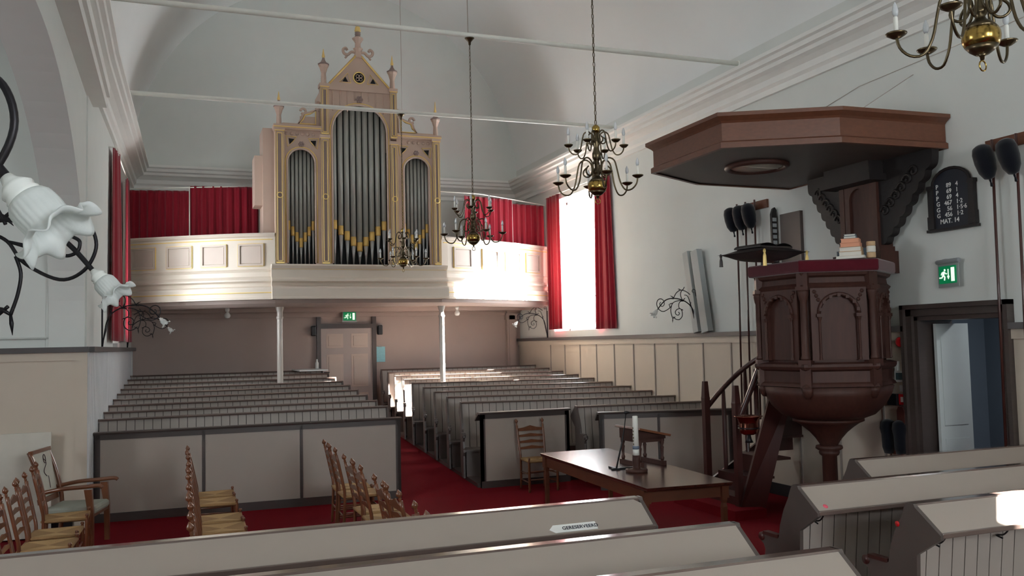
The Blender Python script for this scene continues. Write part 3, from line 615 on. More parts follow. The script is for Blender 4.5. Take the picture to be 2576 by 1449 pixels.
# ---------------------------------------------------------------- chandeliers (ball centre at z=0)
def arm_pts(s, zb):
    base = [(0.10,0.175),(0.125,0.15),(0.13,0.115),(0.10,0.09),(0.065,0.10),(0.045,0.15),(0.06,0.215),(0.11,0.25),(0.165,0.22),(0.19,0.13),(0.215,0.02),(0.26,-0.055),(0.32,-0.055),(0.365,-0.01),(0.378,0.05)]
    return smooth_pts([(u*s, 0, zb+z*s) for u, z in base], 3)
def make_chandelier(label):
    t = thing('chandelier', label, 'chandelier')
    b = B(); b.m = 1; b.lathe([(0.0,-0.115),(0.01,-0.11),(0.012,-0.095),(0.03,-0.085)], n=16); b.lathe([(0.03,-0.086),(0.055,-0.068),(0.075,-0.045)], n=20)
    b.m = 0; b.lathe([(0.075,-0.045),(0.086,-0.02),(0.088,0.0),(0.086,0.02),(0.078,0.04)], n=24)
    b.m = 1; b.lathe([(0.078,0.04),(0.055,0.068),(0.03,0.085),(0.022,0.10),(0.035,0.115),(0.04,0.13),(0.03,0.15),(0.02,0.17),(0.022,0.20),(0.03,0.21),(0.02,0.22),(0.026,0.235),(0.040,0.26),(0.040,0.30),(0.028,0.33),(0.024,0.36),(0.034,0.39),(0.036,0.41),(0.026,0.44),(0.02,0.47),(0.024,0.49)], n=16)
    b.m = 0; b.lathe([(0.024,0.49),(0.036,0.51),(0.036,0.54),(0.02,0.56),(0.0,0.565)], n=16)
    obj('baluster', b, ['brass', 'brass_dark'], t)
    b = B(); b.tube([(0.025*math.cos(a*PI/8), 0, -0.14+0.025*math.sin(a*PI/8)) for a in range(16)], 0.004, 6, True); obj('ring', b, 'brass', t)
    protos = {}
    for tier, (s, zb, off) in enumerate(((1.0, 0.0, 0.28), (0.68, 0.33, 0.28+PI/6))):
        for k in range(6):
            a = off+k*PI/3
            if tier not in protos:
                b = B(); b.tube(arm_pts(s, zb), [0.0075*(1 if s > 0.9 else 0.85)]*len(arm_pts(s, zb)), 7); ar = obj('arm', b, 'brass_dark', t)
                ex, ez = 0.378*s, zb+0.05*s
                b = B(); rp = 0.052 if s > 0.9 else 0.042
                b.lathe([(0.008,-0.012),(0.02,-0.010),(rp*0.9,0.006),(rp,0.014),(rp*0.97,0.016),(0.02,0.002),(0.0,0.002)], (ex, 0, ez), 14); obj('drip_pan', b, 'brass_dark', ar)
                b = B(); b.lathe([(0.0115,0.0),(0.0115,0.095),(0.008,0.10)], (ex, 0, ez), 10); obj('candle_sleeve', b, 'candle_white', ar)
                b = B(); b.lathe([(0.008,0.10),(0.014,0.112),(0.016,0.128),(0.012,0.15),(0.005,0.168),(0.0,0.175)], (ex, 0, ez), 10); obj('bulb', b, 'bulb_glass', ar)
                protos[tier] = ar
            else: ar = dup(protos[tier], t)
            ar.rotation_euler = (0, 0, a)
    return t
def add_chain(t, L):
    b = B(); z = 0.565; k = 0; pitch = 0.045
    while z < L:
        P = [(0.009*math.cos(a*PI/4), 0, z+0.02+0.026*math.sin(a*PI/4)) for a in range(8)]
        if k % 2: P = [(p[1], p[0], p[2]) for p in P]
        b.tube(P, 0.004, 4, True); z += pitch; k += 1
    obj('chain', b, 'brass_dark', t)
    b = B(); b.lathe([(0.0,L-0.10),(0.015,L-0.09),(0.02,L-0.05),(0.055,L-0.01),(0.065,L),(0.0,L)], n=16); obj('canopy', b, 'brass_dark', t)
CH = [(3.62, 7.25, 3.60, 0, 'large brass candle chandelier hanging in front of the bright right window'),
      (3.66, 10.95, 3.56, 0.35, 'brass candle chandelier hanging in front of the right end of the organ gallery'),
      (3.62, 14.55, 3.58, 0.6, 'smallest looking brass chandelier hanging in front of the organ pipes'),
      (3.66, 3.15, 3.62, 0.12, 'nearest brass chandelier cut off by the top right corner of the picture')]
# chain top: tie rod height for each
c0 = make_chandelier(CH[0][4])
lens_ = [6.06-3.60, 6.20-3.56, 6.08-3.58, 6.06-3.62]
copies = [c0]+[dup(c0) for _ in range(3)]
for t, (x, y, z, rz, lab), L in zip(copies, CH, lens_):
    t.location = (x, y, z); t.rotation_euler = (0, 0, rz); t['label'] = lab; t['group'] = 'brass chandeliers down the nave'; add_chain(t, L)
for y, lab in ((7.25, 'white tie rod above the large chandelier, just out of view'), (3.15, 'white tie rod overhead near the camera')):
    b = B(); b.cyl((-0.70, y, 6.10), (7.62, y, 6.10), 0.035, 10); tag(obj('tie_rod', b, 'rod_white'), lab, 'tie rod')
# ---------------------------------------------------------------- pews
def pew(label, L, h, ends, loc, rz, group, chamfer=None, plank_w=0.112, hooks=(), board=True, rear_planks=True, arm_ends=None):
    """local: x along the pew 0..L, seat on -y side, book board on +y side"""
    t = thing('pew', label, 'pew', loc, rz, group)
    n = max(1, round(L/plank_w)); w = L/n
    b = B(); b.m = 0
    for i in range(n):
        x0, x1 = i*w+0.004, (i+1)*w-0.004
        for (yo, ya, yb) in ((-0.016, -0.10, 0.02), (0.004, -0.10, 0.02)) if rear_planks else ((-0.016, -0.10, 0.02),):
            b.hull8([(x0,ya+yo,0.04),(x1,ya+yo,0.04),(x1,ya+yo+0.012,0.04),(x0,ya+yo+0.012,0.04)], [(x0,yb+yo,h-0.02),(x1,yb+yo,h-0.02),(x1,yb+yo+0.012,h-0.02),(x0,yb+yo+0.012,h-0.02)])
    b.m = 1; b.hull8([(0,-0.105,0.04),(L,-0.105,0.04),(L,-0.095,0.04),(0,-0.095,0.04)], [(0,0.015,h-0.02),(L,0.015,h-0.02),(L,0.025,h-0.02),(0,0.025,h-0.02)])
    obj('backrest', b, ['pew_plank', 'pew_gap'], t)
    b = B(); b.prism([(-0.03,h-0.03),(-0.035,h-0.01),(-0.02,h),(0.05,h),(0.055,h-0.01),(0.05,h-0.035)], 'x', -0.01, L+0.01); obj('top_rail', b, 'pew_rail', t)
    if board:
        c0 = (chamfer or (0, 0))
        y0, y1, z0, z1 = 0.05, 0.25, h-0.008, h-0.155
        b = B(); vs = []
        def Q(x, s): return (x, y0+(y1-y0)*s, z0+(z1-z0)*s)
        P = [Q(0+c0[0], 0), Q(0, 0.18 if c0[0] else 0.0), Q(0, 1), Q(L, 1), Q(L, 0.18 if c0[1] else 0.0), Q(L-c0[1], 0)]
        nn = Vector((0, 0.147, 0.2)).normalized()*-0.018; m = len(P); Q2 = [tuple(Vector(p)+Vector((0, nn.y, nn.z))) for p in P]
        b.add(P+Q2, [tuple(range(m)), tuple(range(2*m-1, m-1, -1))]+[(i, m+i, m+(i+1) % m, (i+1) % m) for i in range(m)]); bo = obj('book_board', b, 'pew_board', t)
        b = B(); b.box(-0.012, L+0.012, y1-0.012, y1+0.014, z1-0.03, z1+0.004); obj('board_lip', b, 'pew_rail', bo, bevel=0.006)
    b = B(); b.box(0.0, L, -0.44, -0.06, 0.41, 0.44); b.box(0.02, L-0.02, -0.38, -0.36, 0.02, 0.41); obj('seat', b, 'pew_end', t)
    prof = [(0.06,0),(0.05,0.6),(0.06,h-0.32),(0.26,h-0.19),(0.262,h-0.165),(0.06,h-0.02),(0.05,h),(-0.01,h),(-0.03,h-0.03),(-0.06,h-0.10),(-0.12,h-0.20),(-0.17,h-0.32),(-0.19,h-0.42),(-0.25,0.68),(-0.37,0.69),(-0.42,0.67),(-0.43,0.63),(-0.38,0.60),(-0.36,0.56),(-0.38,0.46),(-0.43,0.44),(-0.44,0.40),(-0.39,0.34),(-0.40,0.0)]
    for e in ends:
        x0 = -0.03 if e == 0 else L
        b = B(); b.prism(prof, 'x', x0, x0+0.03); p = obj('end_panel', b, 'pew_end', t)
        b = B(); b.cyl((x0-0.012, -0.395, 0.655), (x0+0.042, -0.395, 0.655), 0.032, 12); b.box(x0-0.012, x0+0.042, -0.37, -0.2, 0.675, 0.70); obj('armrest', b, 'stair_wood' if group.startswith('near') else 'pew_end', p)
    for hx in hooks:
        b = B(); b.box(hx-0.012, hx+0.012, -0.03+0.03, 0.05, h-0.20, h-0.17)
        b.tube(smooth_pts([(hx, 0.03, h-0.19), (hx+0.01, 0.10, h-0.18), (hx-0.01, 0.115, h-0.215), (hx-0.01, 0.075, h-0.26), (hx+0.005, 0.03, h-0.27), (hx+0.03, 0.10, h-0.275)]), 0.006, 6); obj('coat_hook', b, 'iron', t)
    return t
ordn = ['first', 'second', 'third', 'fourth', 'fifth', 'sixth', 'seventh', 'eighth', 'ninth', 'tenth', 'eleventh']
GL, GR = 'left block of pews under the gallery', 'right block of pews under the gallery'
LY = [13.35, 14.09, 14.84, 15.61, 16.38, 17.1, 17.88, 18.75, 19.55]
for i, y in enumerate(LY):
    x0 = lx(y)+0.04; x1 = 3.02
    pew(f'taupe plank pew of the left block, {ordn[i]} row behind the front panel', x1-x0, 1.18+0.0, [1], (x0, y, ramp(y)+0.06), 0, GL)
RY = [(13.87, 13.13), (14.64, 13.9), (15.42, 14.68), (16.15, 15.42), (16.98, 16.2), (17.67, 16.95), (18.4, 17.72), (19.03, 18.47), (19.7, 19.27)]
for i, (ya, yw) in enumerate(RY):
    dx = 7.88-4.38; L = math.hypot(dx, yw-ya); ang = math.atan2(yw-ya, dx); zt = 1.258+0.067*(yw-13.13)
    pew(f'taupe plank pew of the right block, {ordn[i]} row behind the front panel', L, 1.16, [0], (4.38, ya, zt-1.16), ang, GR)
pew('short taupe pew at the right wall, directly behind the panel by the pulpit stairs', 2.10, 1.10, [0], (5.84, 12.60, 0.10), math.atan2(-0.22, 2.08), GR)
# front screens
def screen(label, p0, p1, h, stiles, z0=0.0, ends=True):
    L = math.hypot(p1[0]-p0[0], p1[1]-p0[1]); t = thing('framed_screen', label, 'panel', (p0[0], p0[1], z0), math.atan2(p1[1]-p0[1], p1[0]-p0[0]), 'framed panels in front of the pews')
    b = B(); b.box(0, L, -0.02, 0.03, h-0.10, h-0.02); b.box(0, L, -0.025, 0.03, 0, 0.12)
    for s in stiles: w_ = 0.09 if s in (stiles[0], stiles[-1]) else 0.035; x = s*L; b.box(max(0, x-w_/2), min(L, x+w_/2), -0.02, 0.03, 0.1, h-0.05)
    b.box(0, 0.07, -0.02, 0.03, 0, h-0.03); b.box(L-0.07, L, -0.02, 0.03, 0, h-0.03); b.box(L-0.03, L, -0.02, 0.1, 0, h-0.35) if ends else None
    obj('frame', b, 'dark_trim', t)
    b = B(); b.prism([(-0.05,h-0.03),(-0.055,h-0.01),(-0.04,h),(0.08,h),(0.22,h-0.12),(0.21,h-0.14),(0.04,h-0.03)], 'x', -0.02, L+0.02); obj('cap_rail', b, 'dark_trim', t)
    for a, c in zip(stiles[:-1], stiles[1:]):
        b = B(); b.box(a*L+0.02, c*L-0.02, -0.008, 0.02, 0.11, h-0.09); obj('infill_panel', b, 'pew_board', t)
screen('long dark framed front panel of the left pews with three taupe fields', (lx(12.8)+0.04, 12.78), (3.08, 12.72), 1.16, [0, 0.332, 0.651, 1])
screen('dark framed front panel of the right pews behind the ladder back chair', (4.36, 12.9), (5.82, 12.9), 1.15, [0, 1])
screen('dark framed panel beside the pulpit stairs with two taupe fields', (5.90, 11.98), (7.86, 11.45), 1.14, [0, 0.44, 1], ends=False)
b = B(); b.box(-0.98, 3.3, YF, 6.15, 0.0, 0.03); b.box(4.3, XR-0.05, YF, 6.9, 0.0, 0.03); struct('bounce_cover', b, 'pew_gap')  # unseen dark floor added to cut red carpet bounce near the camera
# wooden platforms under the pews
def platform(name, x0, x1, ya, yb):
    b = B(); b.add([(x0,ya,-0.1),(x1,ya,-0.1),(x1,yb,-0.1),(x0,yb,-0.1),(x0,ya,ramp(ya)+0.06),(x1,ya,ramp(ya)+0.06),(x1,yb,ramp(yb)+0.06),(x0,yb,ramp(yb)+0.06)],
      [(0,3,2,1),(4,5,6,7),(0,1,5,4),(1,2,6,5),(2,3,7,6),(3,0,4,7)]); struct(name, b, 'dark_trim')
platform('trim_7', lx(12.8)+0.03, 3.06, 12.82, 20.28); platform('trim_8', 4.32, XR-0.06, 12.95, 20.28)
# near pews, facing the organ; local rotated half a turn -> x runs to the left
GN = 'near pews with sloping book boards'
# rz = pi: local +y (book board) points to -y (towards the camera); local x=0 is the right end
h0 = 1.10
pew('foreground pew with sloping book board, farthest of three, bearing the white reserved card', 3.04+0.95, h0, [0], (3.05, 5.66, 0), PI, GN, chamfer=(0.05, 0))
pew('foreground pew with sloping book board, middle of the three at the bottom of the picture', 3.12+0.95, h0, [0], (3.12, 4.61, 0), PI, GN, chamfer=(0.0, 0))
pew('foreground pew with sloping book board, nearest, only its corner in the picture bottom', 3.2+0.95, h0, [0], (3.20, 3.83, 0), PI, GN, chamfer=(0.0, 0))
pew('right foreground pew farthest back below the dark doorway, half in shadow', 2.10, h0, [1], (7.75, 6.42, 0), PI, GN)
pew('long right foreground pew with a red dot on its book board corner', 3.53, h0, [1], (7.85, 5.52, 0), PI, GN, hooks=(3.40, 2.3))
pew('nearest right foreground pew with black coat hooks and a sunlit patch', 3.35, h0, [1], (7.85, 4.60, 0), PI, GN, hooks=(3.20, 2.65, 1.9))
# stickers and card
def sticker(label, loc, rx, rz=0):
    b = B(); b.T = at(loc, rz) @ Matrix.Rotation(rx, 4, 'X'); b.lathe([(0.0,0.0),(0.019,0.0),(0.019,0.002),(0,0.002)], n=16); tag(obj('round_sticker', b, 'pink_sticker'), label, 'sticker')
sl = math.atan2(0.147, 0.2)
sticker('small pink-red round sticker on the corner of the long right book board', (4.40, 5.305, h0-0.130), sl)
b = B(); b.T = at((4.466, 4.69, 0.95), 0) @ Matrix.Rotation(-PI/2, 4, 'Y'); b.lathe([(0.0,0.0),(0.019,0.0),(0.019,0.003),(0,0.003)], n=16); tag(obj('round_sticker', b, 'red_plastic'), 'small red round sticker on the dark end panel of the nearest right pew', 'sticker')
t = thing('reserved_card', 'white arrow shaped card reading GERESERVEERD lying on the foreground book board', 'card', (2.50, 5.45, h0-0.125))
t.rotation_euler = (sl, 0, 0)
b = B(); b.prism([(-0.20,-0.005),(-0.165,-0.035),(0.14,-0.035),(0.14,0.03),(-0.165,0.03)], 'z', 0.0, 0.004); obj('card', b, 'white_card', t)
b = B(); text_b(b, 'GERESERVEERD', 0.038, 0.001, at((-0.11, -0.016, 0.0055))); obj('lettering', b, 'black_text', t)
# ---------------------------------------------------------------- ladder back chairs (facing +x, back at x=0)
def make_chair():
    t = thing('ladder_back_chair', '', 'chair', group='ladder back chairs with rush seats')
    W = 0.205
    for s in (-1, 1):
        b = B(); P = [(0.0, s*W*0.93, 0), (0.02, s*W*0.95, 0.44), (-0.005, s*W, 0.62), (-0.075, s*W*1.04, 0.94)]; b.tube(smooth_pts(P, 4), 0.0175, 9)
        b.T = at((-0.077, s*W*1.04, 0.935), 0, 0, -0.2); b.lathe([(0.016,0),(0.010,0.012),(0.016,0.02),(0.010,0.03),(0.015,0.04),(0.026,0.055),(0.024,0.072),(0.012,0.088),(0.004,0.10),(0,0.104)], n=10); b.T = Matrix.Identity(4)
        obj('rear_post', b, 'chair_wood', t)
        b = B(); b.lathe([(0.014,0),(0.020,0.04),(0.015,0.06),(0.020,0.08),(0.019,0.40),(0.021,0.43),(0.012,0.47),(0.019,0.485),(0.014,0.50),(0,0.502)], (0.43, s*0.225, 0), 10); obj('front_leg', b, 'chair_wood', t)
    for k, z in enumerate((0.60, 0.69, 0.78, 0.875)):
        b = B(); xs = -0.0+(-0.075)*max(0, (z-0.6)/0.34)-0.004; hh = 0.055 if k < 3 else 0.075
        pts = [(-W, z-hh*0.35), (0, z-hh*0.5+0.012), (W, z-hh*0.35), (W, z+hh*0.2), (W*0.5, z+hh*0.35), (0, z+hh*(0.62 if k < 3 else 0.75)), (-W*0.5, z+hh*0.35), (-W, z+hh*0.2)]
        b.prism(pts, 'x', xs-0.006, xs+0.006); obj('slat', b, 'chair_wood', t)
    # rush seat: four triangles with raised edge rolls
    b = B(); c = (0.22, 0, 0.452); q = [(0.01,-0.19,0.462),(0.43,-0.225,0.462),(0.43,0.225,0.462),(0.01,0.19,0.462)]
    for i in range(4):
        b.m = 1 if i in (0, 2) else 0; b.add([q[i], q[(i+1) % 4], c], [(0, 1, 2)])
    b.m = 0; b.add([(p[0], p[1], 0.425) for p in q], [(3, 2, 1, 0)]); 
    for i in range(4): b.tube([(q[i][0], q[i][1], 0.446), (q[(i+1) % 4][0], q[(i+1) % 4][1], 0.446)], 0.018, 8)
    obj('rush_seat', b, ['rush', 'rush_light'], t)
    for (x0, y0, x1, y1, z) in ((0.43,-0.225,0.43,0.225,0.30), (0.43,-0.225,0.43,0.225,0.18), (0.01,-0.19,0.43,-0.225,0.26), (0.01,-0.19,0.43,-0.225,0.14), (0.01,0.19,0.43,0.225,0.26), (0.01,0.19,0.43,0.225,0.14), (0.01,-0.19,0.01,0.19,0.22)):
        b = B(); b.tube([(x0,y0,z), ((x0+x1)/2,(y0+y1)/2,z), (x1,y1,z)], [0.008,0.011,0.008], 7); obj('stretcher', b, 'chair_wood', t)
    return t
cp = make_chair(); used = [False]
def chair(x, y, rz, label):
    c = cp if not used[0] else dup(cp); used[0] = True
    c.location = (x, y, 0); c.rotation_euler = (0, 0, rz); c['label'] = label; return c
mid_y = [(11.5, 'farthest'), (10.95, 'second'), (9.85, 'third'), (9.3, 'fourth'), (8.2, 'fifth'), (7.6, 'sixth'), (6.75, 'nearest')]
for i, (y, nm) in enumerate(mid_y): chair(0.27-0.012*(11.5-y)*1.0, y, random.uniform(-0.03, 0.03), f'{nm} ladder back chair of the middle row, counted from the long pew panel')
r_y = [(11.28, 'farthest'), (10.75, 'second'), (9.62, 'third'), (9.08, 'fourth'), (7.95, 'fifth'), (7.38, 'sixth'), (6.40, 'seventh'), (5.98, 'nearest')]
for i, (y, nm) in enumerate(r_y[:7]): chair(1.88-0.02*(11.3-y), y, random.uniform(-0.06, 0.02), f'{nm} ladder back chair of the row beside the aisle, counted from the pew panel')
l_y = [(10.75, 'rush seat chair in the far left row, nearest to the armchair'), (9.85, 'rush seat chair in the far left row, second from the armchair'), (9.25, 'rush seat chair in the far left row, third from the armchair'), (8.45, 'rush seat chair in the far left row, cut off by the left picture edge')]
for y, lb in l_y: chair(-1.27, y, random.uniform(-0.05, 0.05), lb)
c = chair(5.12, 12.72, -PI/2, 'single ladder back chair standing against the right front pew panel')
# armchair
A = thing('armchair', 'wooden armchair with cream embroidered back, next to the left wall and pew panel', 'armchair', (-1.28, 11.5, 0), -0.22)
for s in (-1, 1):
    b = B(); b.tube(smooth_pts([(0.0, s*0.27, 0), (0.03, s*0.27, 0.45), (-0.03, s*0.27, 0.8), (-0.14, s*0.27, 1.10)], 4), 0.026, 4); obj('rear_post', b, 'chair_wood', A)
    b = B(); b.prism([(0.50, 0), (0.55, 0), (0.55, 0.42), (0.53, 0.67), (0.45, 0.67), (0.49, 0.42)], 'y', s*0.29-0.022, s*0.29+0.022); obj('front_leg', b, 'chair_wood', A)
    b = B(); b.tube(smooth_pts([(-0.04, s*0.275, 0.64), (0.2, s*0.29, 0.685), (0.45, s*0.295, 0.70), (0.6, s*0.295, 0.71), (0.64, s*0.295, 0.69)], 4), 0.024, 6); obj('armrest', b, 'chair_wood', A)
b = B(); b.T = at((-0.02, 0, 0.5), 0, 0, -0.17); b.box(-0.02, 0.02, -0.25, 0.25, 0.08, 0.58); bk = obj('back_cushion', b, 'cream_cloth', A, bevel=0.01)
b = B(); b.T = at((-0.02, 0, 0.5), 0, 0, -0.17); b.tube([(0.024, 0.05*math.sin(i*0.6), 0.5-0.018*i) for i in range(12)], 0.004, 5); b.tube([(0.024, 0.02+0.035*math.cos(i*PI/6), 0.50+0.05*math.sin(i*PI/6)) for i in range(12)], 0.004, 5, True); b.tube([(0.024, 0.06, 0.3-0.02*i) for i in range(8)], 0.003, 5); obj('embroidery', b, 'thread', bk)
b = B(); b.T = at((-0.02, 0, 0.5), 0, 0, -0.17); b.box(-0.025, 0.025, -0.27, 0.27, 0.58, 0.62); obj('top_rail', b, 'chair_wood', A)
b = B(); b.T = at((-0.02, 0, 0.5), 0, 0, -0.17); b.box(-0.02, 0.02, -0.27, 0.27, 0.02, 0.08); obj('lower_rail', b, 'chair_wood', A)
b = B(); b.box(0.03, 0.54, -0.28, 0.28, 0.36, 0.41); obj('seat_frame', b, 'chair_wood', A)
b = B(); b.box(0.02, 0.56, -0.265, 0.265, 0.39, 0.48); obj('seat_cushion', b, 'sage_cloth', A, bevel=0.03)
# white panel leaning in the aisle
b = B(); b.T = at((0, 12.09, 0), 0, 0.04); b.box(-2.7, -1.34, -0.03, 0.0, 0.02, 1.26); tag(obj('leaning_panel', b, 'panel_cream'), 'large off-white panel leaning against the wall behind the left chairs', 'panel')
# ---------------------------------------------------------------- communion table
T = thing('communion_table', 'long dark polished wooden table reflecting the window in front of the pulpit', 'table', (4.86, 9.25, 0), 0.0)
tc = [(4.30,7.72),(5.24,7.66),(5.46,10.84),(4.46,10.82)]
def inset(pts, d):
    c = Vector((sum(p[0] for p in pts)/4, sum(p[1] for p in pts)/4)); return [tuple(Vector(p)+(c-Vector(p)).normalized()*d) for p in pts]
b = B(); b.hull8([(p[0],p[1],0.735) for p in inset(tc, 0.015)], [(p[0],p[1],0.76) for p in tc]); b.hull8([(p[0],p[1],0.72) for p in inset(tc, 0.03)], [(p[0],p[1],0.735) for p in inset(tc, 0.015)]); obj('tabletop', b, 'table_wood', T, world=True, bevel=0.004)
ti = inset(tc, 0.14); b = B()
for i in range(4):
    p, q = ti[i], ti[(i+1) % 4]; d = (Vector(q)-Vector(p)).normalized(); n_ = Vector((-d.y, d.x))*0.012
    P = [(p[0]-n_.x, p[1]-n_.y), (q[0]-n_.x, q[1]-n_.y), (q[0]+n_.x, q[1]+n_.y), (p[0]+n_.x, p[1]+n_.y)]; b.hull8([(a, c_, 0.60) for a, c_ in P], [(a, c_, 0.72) for a, c_ in P])
obj('apron', b, 'table_side', T, world=True)
for p in ti:
    b = B(); b.cbox((p[0], p[1], 0.655), (0.08, 0.08, 0.13)); b.lathe([(0.022,0),(0.03,0.03),(0.034,0.3),(0.036,0.50),(0.028,0.54),(0.038,0.57),(0.036,0.6)], (p[0], p[1], 0), 4, a0=PI/4); obj('leg', b, 'table_side', T, world=True)
# things on the table
Lc = thing('table_lectern', 'small wooden lectern with slanted top and turned legs on the table', 'lectern', (5.10, 9.25, 0.76), math.radians(4))
b = B(); b.hull8([(-0.21,-0.26,0.42),(0.22,-0.26,0.325),(0.22,0.26,0.325),(-0.21,0.26,0.42)], [(-0.20,-0.26,0.445),(0.23,-0.26,0.35),(0.23,0.26,0.35),(-0.20,0.26,0.445)]); lt = obj('slanted_top', b, 'chair_wood', Lc, bevel=0.005)
b = B(); b.hull8([(-0.18,-0.20,0.30),(0.19,-0.20,0.30),(0.19,0.20,0.30),(-0.18,0.20,0.30)], [(-0.18,-0.20,0.412),(0.19,-0.20,0.33),(0.19,0.20,0.33),(-0.18,0.20,0.412)]); obj('support_box', b, 'oak_dark', Lc)
b = B(); b.box(-0.17, 0.17, -0.20, 0.20, 0.27, 0.33); obj('rail', b, 'oak_dark', Lc)
for sx in (-1, 1):
    for sy in (-1, 1):
        b = B(); b.lathe([(0.017,0.05),(0.024,0.08),(0.014,0.10),(0.018,0.18),(0.022,0.20),(0.014,0.22),(0.024,0.25),(0.026,0.30)], (sx*0.15, sy*0.18, 0), 10); obj('leg', b, 'oak_dark', Lc)
    b = B(); b.box(sx*0.15-0.022, sx*0.15+0.022, -0.23, 0.23, 0.0, 0.05); obj('foot', b, 'oak_dark', Lc)
Cn = thing('altar_candle', 'tall thick white decorated candle in a round wooden holder on the table', 'candle', (4.74, 8.74, 0.76))
b = B(); b.lathe([(0.115,0),(0.12,0.012),(0.12,0.03),(0.10,0.035),(0.09,0.028),(0.045,0.035),(0.038,0.06),(0.045,0.10),(0.042,0.14),(0.04,0.18),(0.0,0.18)], n=24); obj('candle_holder', b, 'oak_dark', Cn)
b = B(); b.lathe([(0.036,0.18),(0.036,0.25)], n=20); b.T = at((0,0,0),0,0,0); b.lathe([(0.0335,0.25),(0.030,0.60),(0.026,0.605),(0,0.60)], n=20); wx = obj('wax', b, 'candle_white', Cn)
b = B(); b.lathe([(0.037,0.245),(0.037,0.28)], n=20); obj('band', b, 'candle_band', wx)
b = B(); 
for i in range(6): b.lathe([(0,-0.004),(0.012,-0.002),(0,0.006)], (-0.030, -0.008+0.006*(i % 2), 0.30+0.035*i), 8, 'x')
obj('decoration', b, 'candle_deco', wx)
Mc = thing('table_microphone', 'thin black microphone on a folded stand beside the candle', 'microphone', (4.72, 9.0, 0.76))
b = B(); b.box(-0.15, 0.13, -0.02, 0.02, 0, 0.02); b.box(-0.11, -0.07, -0.05, 0.16, 0, 0.02); obj('stand_base', b, 'black_plastic', Mc)
b = B(); b.tube([(-0.09, 0, 0.02), (0.0, 0.02, 0.30), (0.04, 0.03, 0.46), (0.07, 0.04, 0.62)], [0.009, 0.009, 0.006, 0.005], 8); obj('gooseneck', b, 'black_plastic', Mc)
b = B(); b.lathe([(0,-0.01),(0.016,0.0),(0.02,0.02),(0.014,0.05),(0.006,0.07)], (0.05, 0.04, 0.62), 10, 'x'); obj('capsule', b, 'black_plastic', Mc)
# ---------------------------------------------------------------- pulpit
PX, PY, PR, A0 = 7.14, 8.50, 0.75, math.radians(154)
Pu = thing('pulpit', 'dark carved hexagonal wooden pulpit with arched panels and rounded base', 'pulpit', (PX, PY, 0))
def hexr(r, a0=None, k=6): a0 = A0 if a0 is None else a0; return [(r*math.cos(a0+2*PI*i/k), r*math.sin(a0+2*PI*i/k)) for i in range(k)]
def hexlathe(b, prof): b.lathe(prof, (0,0,0), 6, a0=A0)
b = B(); hexlathe(b, [(PR*0.92,1.78),(PR*0.92,2.86)]); obj('drum', b, 'oak_dark', Pu)
b = B(); hexlathe(b, [(PR+0.01,2.72),(PR+0.03,2.75),(PR-0.01,2.78),(PR-0.02,2.84),(PR+0.02,2.86),(PR+0.04,2.90),(PR-0.02,2.90)]); obj('upper_cornice', b, 'oak_dark', Pu)
b = B(); hexlathe(b, [(PR-0.02,1.62),(PR+0.05,1.63),(PR+0.03,1.66),(PR,1.68),(PR,1.80),(PR+0.04,1.82),(PR+0.06,1.85),(PR+0.06,1.88),(PR-0.02,1.90)]); obj('lower_cornice', b, 'oak_dark', Pu)
b = B(); b.lathe([(0.09,0.90),(0.11,0.95),(0.15,1.01),(0.21,1.08),(0.28,1.14),(0.35,1.19),(0.40,1.21),(0.40,1.235)], n=24); b.lathe([(0.38,1.235),(0.52,1.29),(0.63,1.40),(0.70,1.52),(0.735,1.62)], n=24)
obj('rounded_base', b, 'oak_dark', Pu)
b = B(); b.lathe([(0.10,0.0),(0.10,0.05),(0.085,0.08),(0.085,0.80),(0.11,0.82),(0.12,0.85),(0.11,0.86),(0.155,0.89),(0.15,0.92),(0.09,0.93)], n=12); obj('stem', b, 'oak_dark', Pu)
corners = hexr(PR)
for i in range(6):
    a = A0+2*PI*i/6; cx, cy = corners[i]
    if math.cos(a) > 0.75: continue
    b = B(); b.T = at((cx*0.985, cy*0.985, 0), a)
    b.box(-0.075, 0.03, -0.06, 0.06, 1.62, 1.92); b.box(-0.08, 0.05, -0.07, 0.07, 1.86, 1.93)
    b.box(-0.075, 0.03, -0.06, 0.06, 2.74, 2.89); b.box(-0.08, 0.05, -0.07, 0.07, 2.70, 2.74)
    b.lathe([(0.05,1.93),(0.055,1.95),(0.042,1.98),(0.038,2.58),(0.046,2.60),(0.058,2.66),(0.065,2.70)], n=14)
    b.lathe([(0.02,1.50),(0.05,1.54),(0.06,1.58),(0.07,1.62)], (-0.03,0,0), 10)
    obj('corner_column', b, 'oak_dark', Pu)
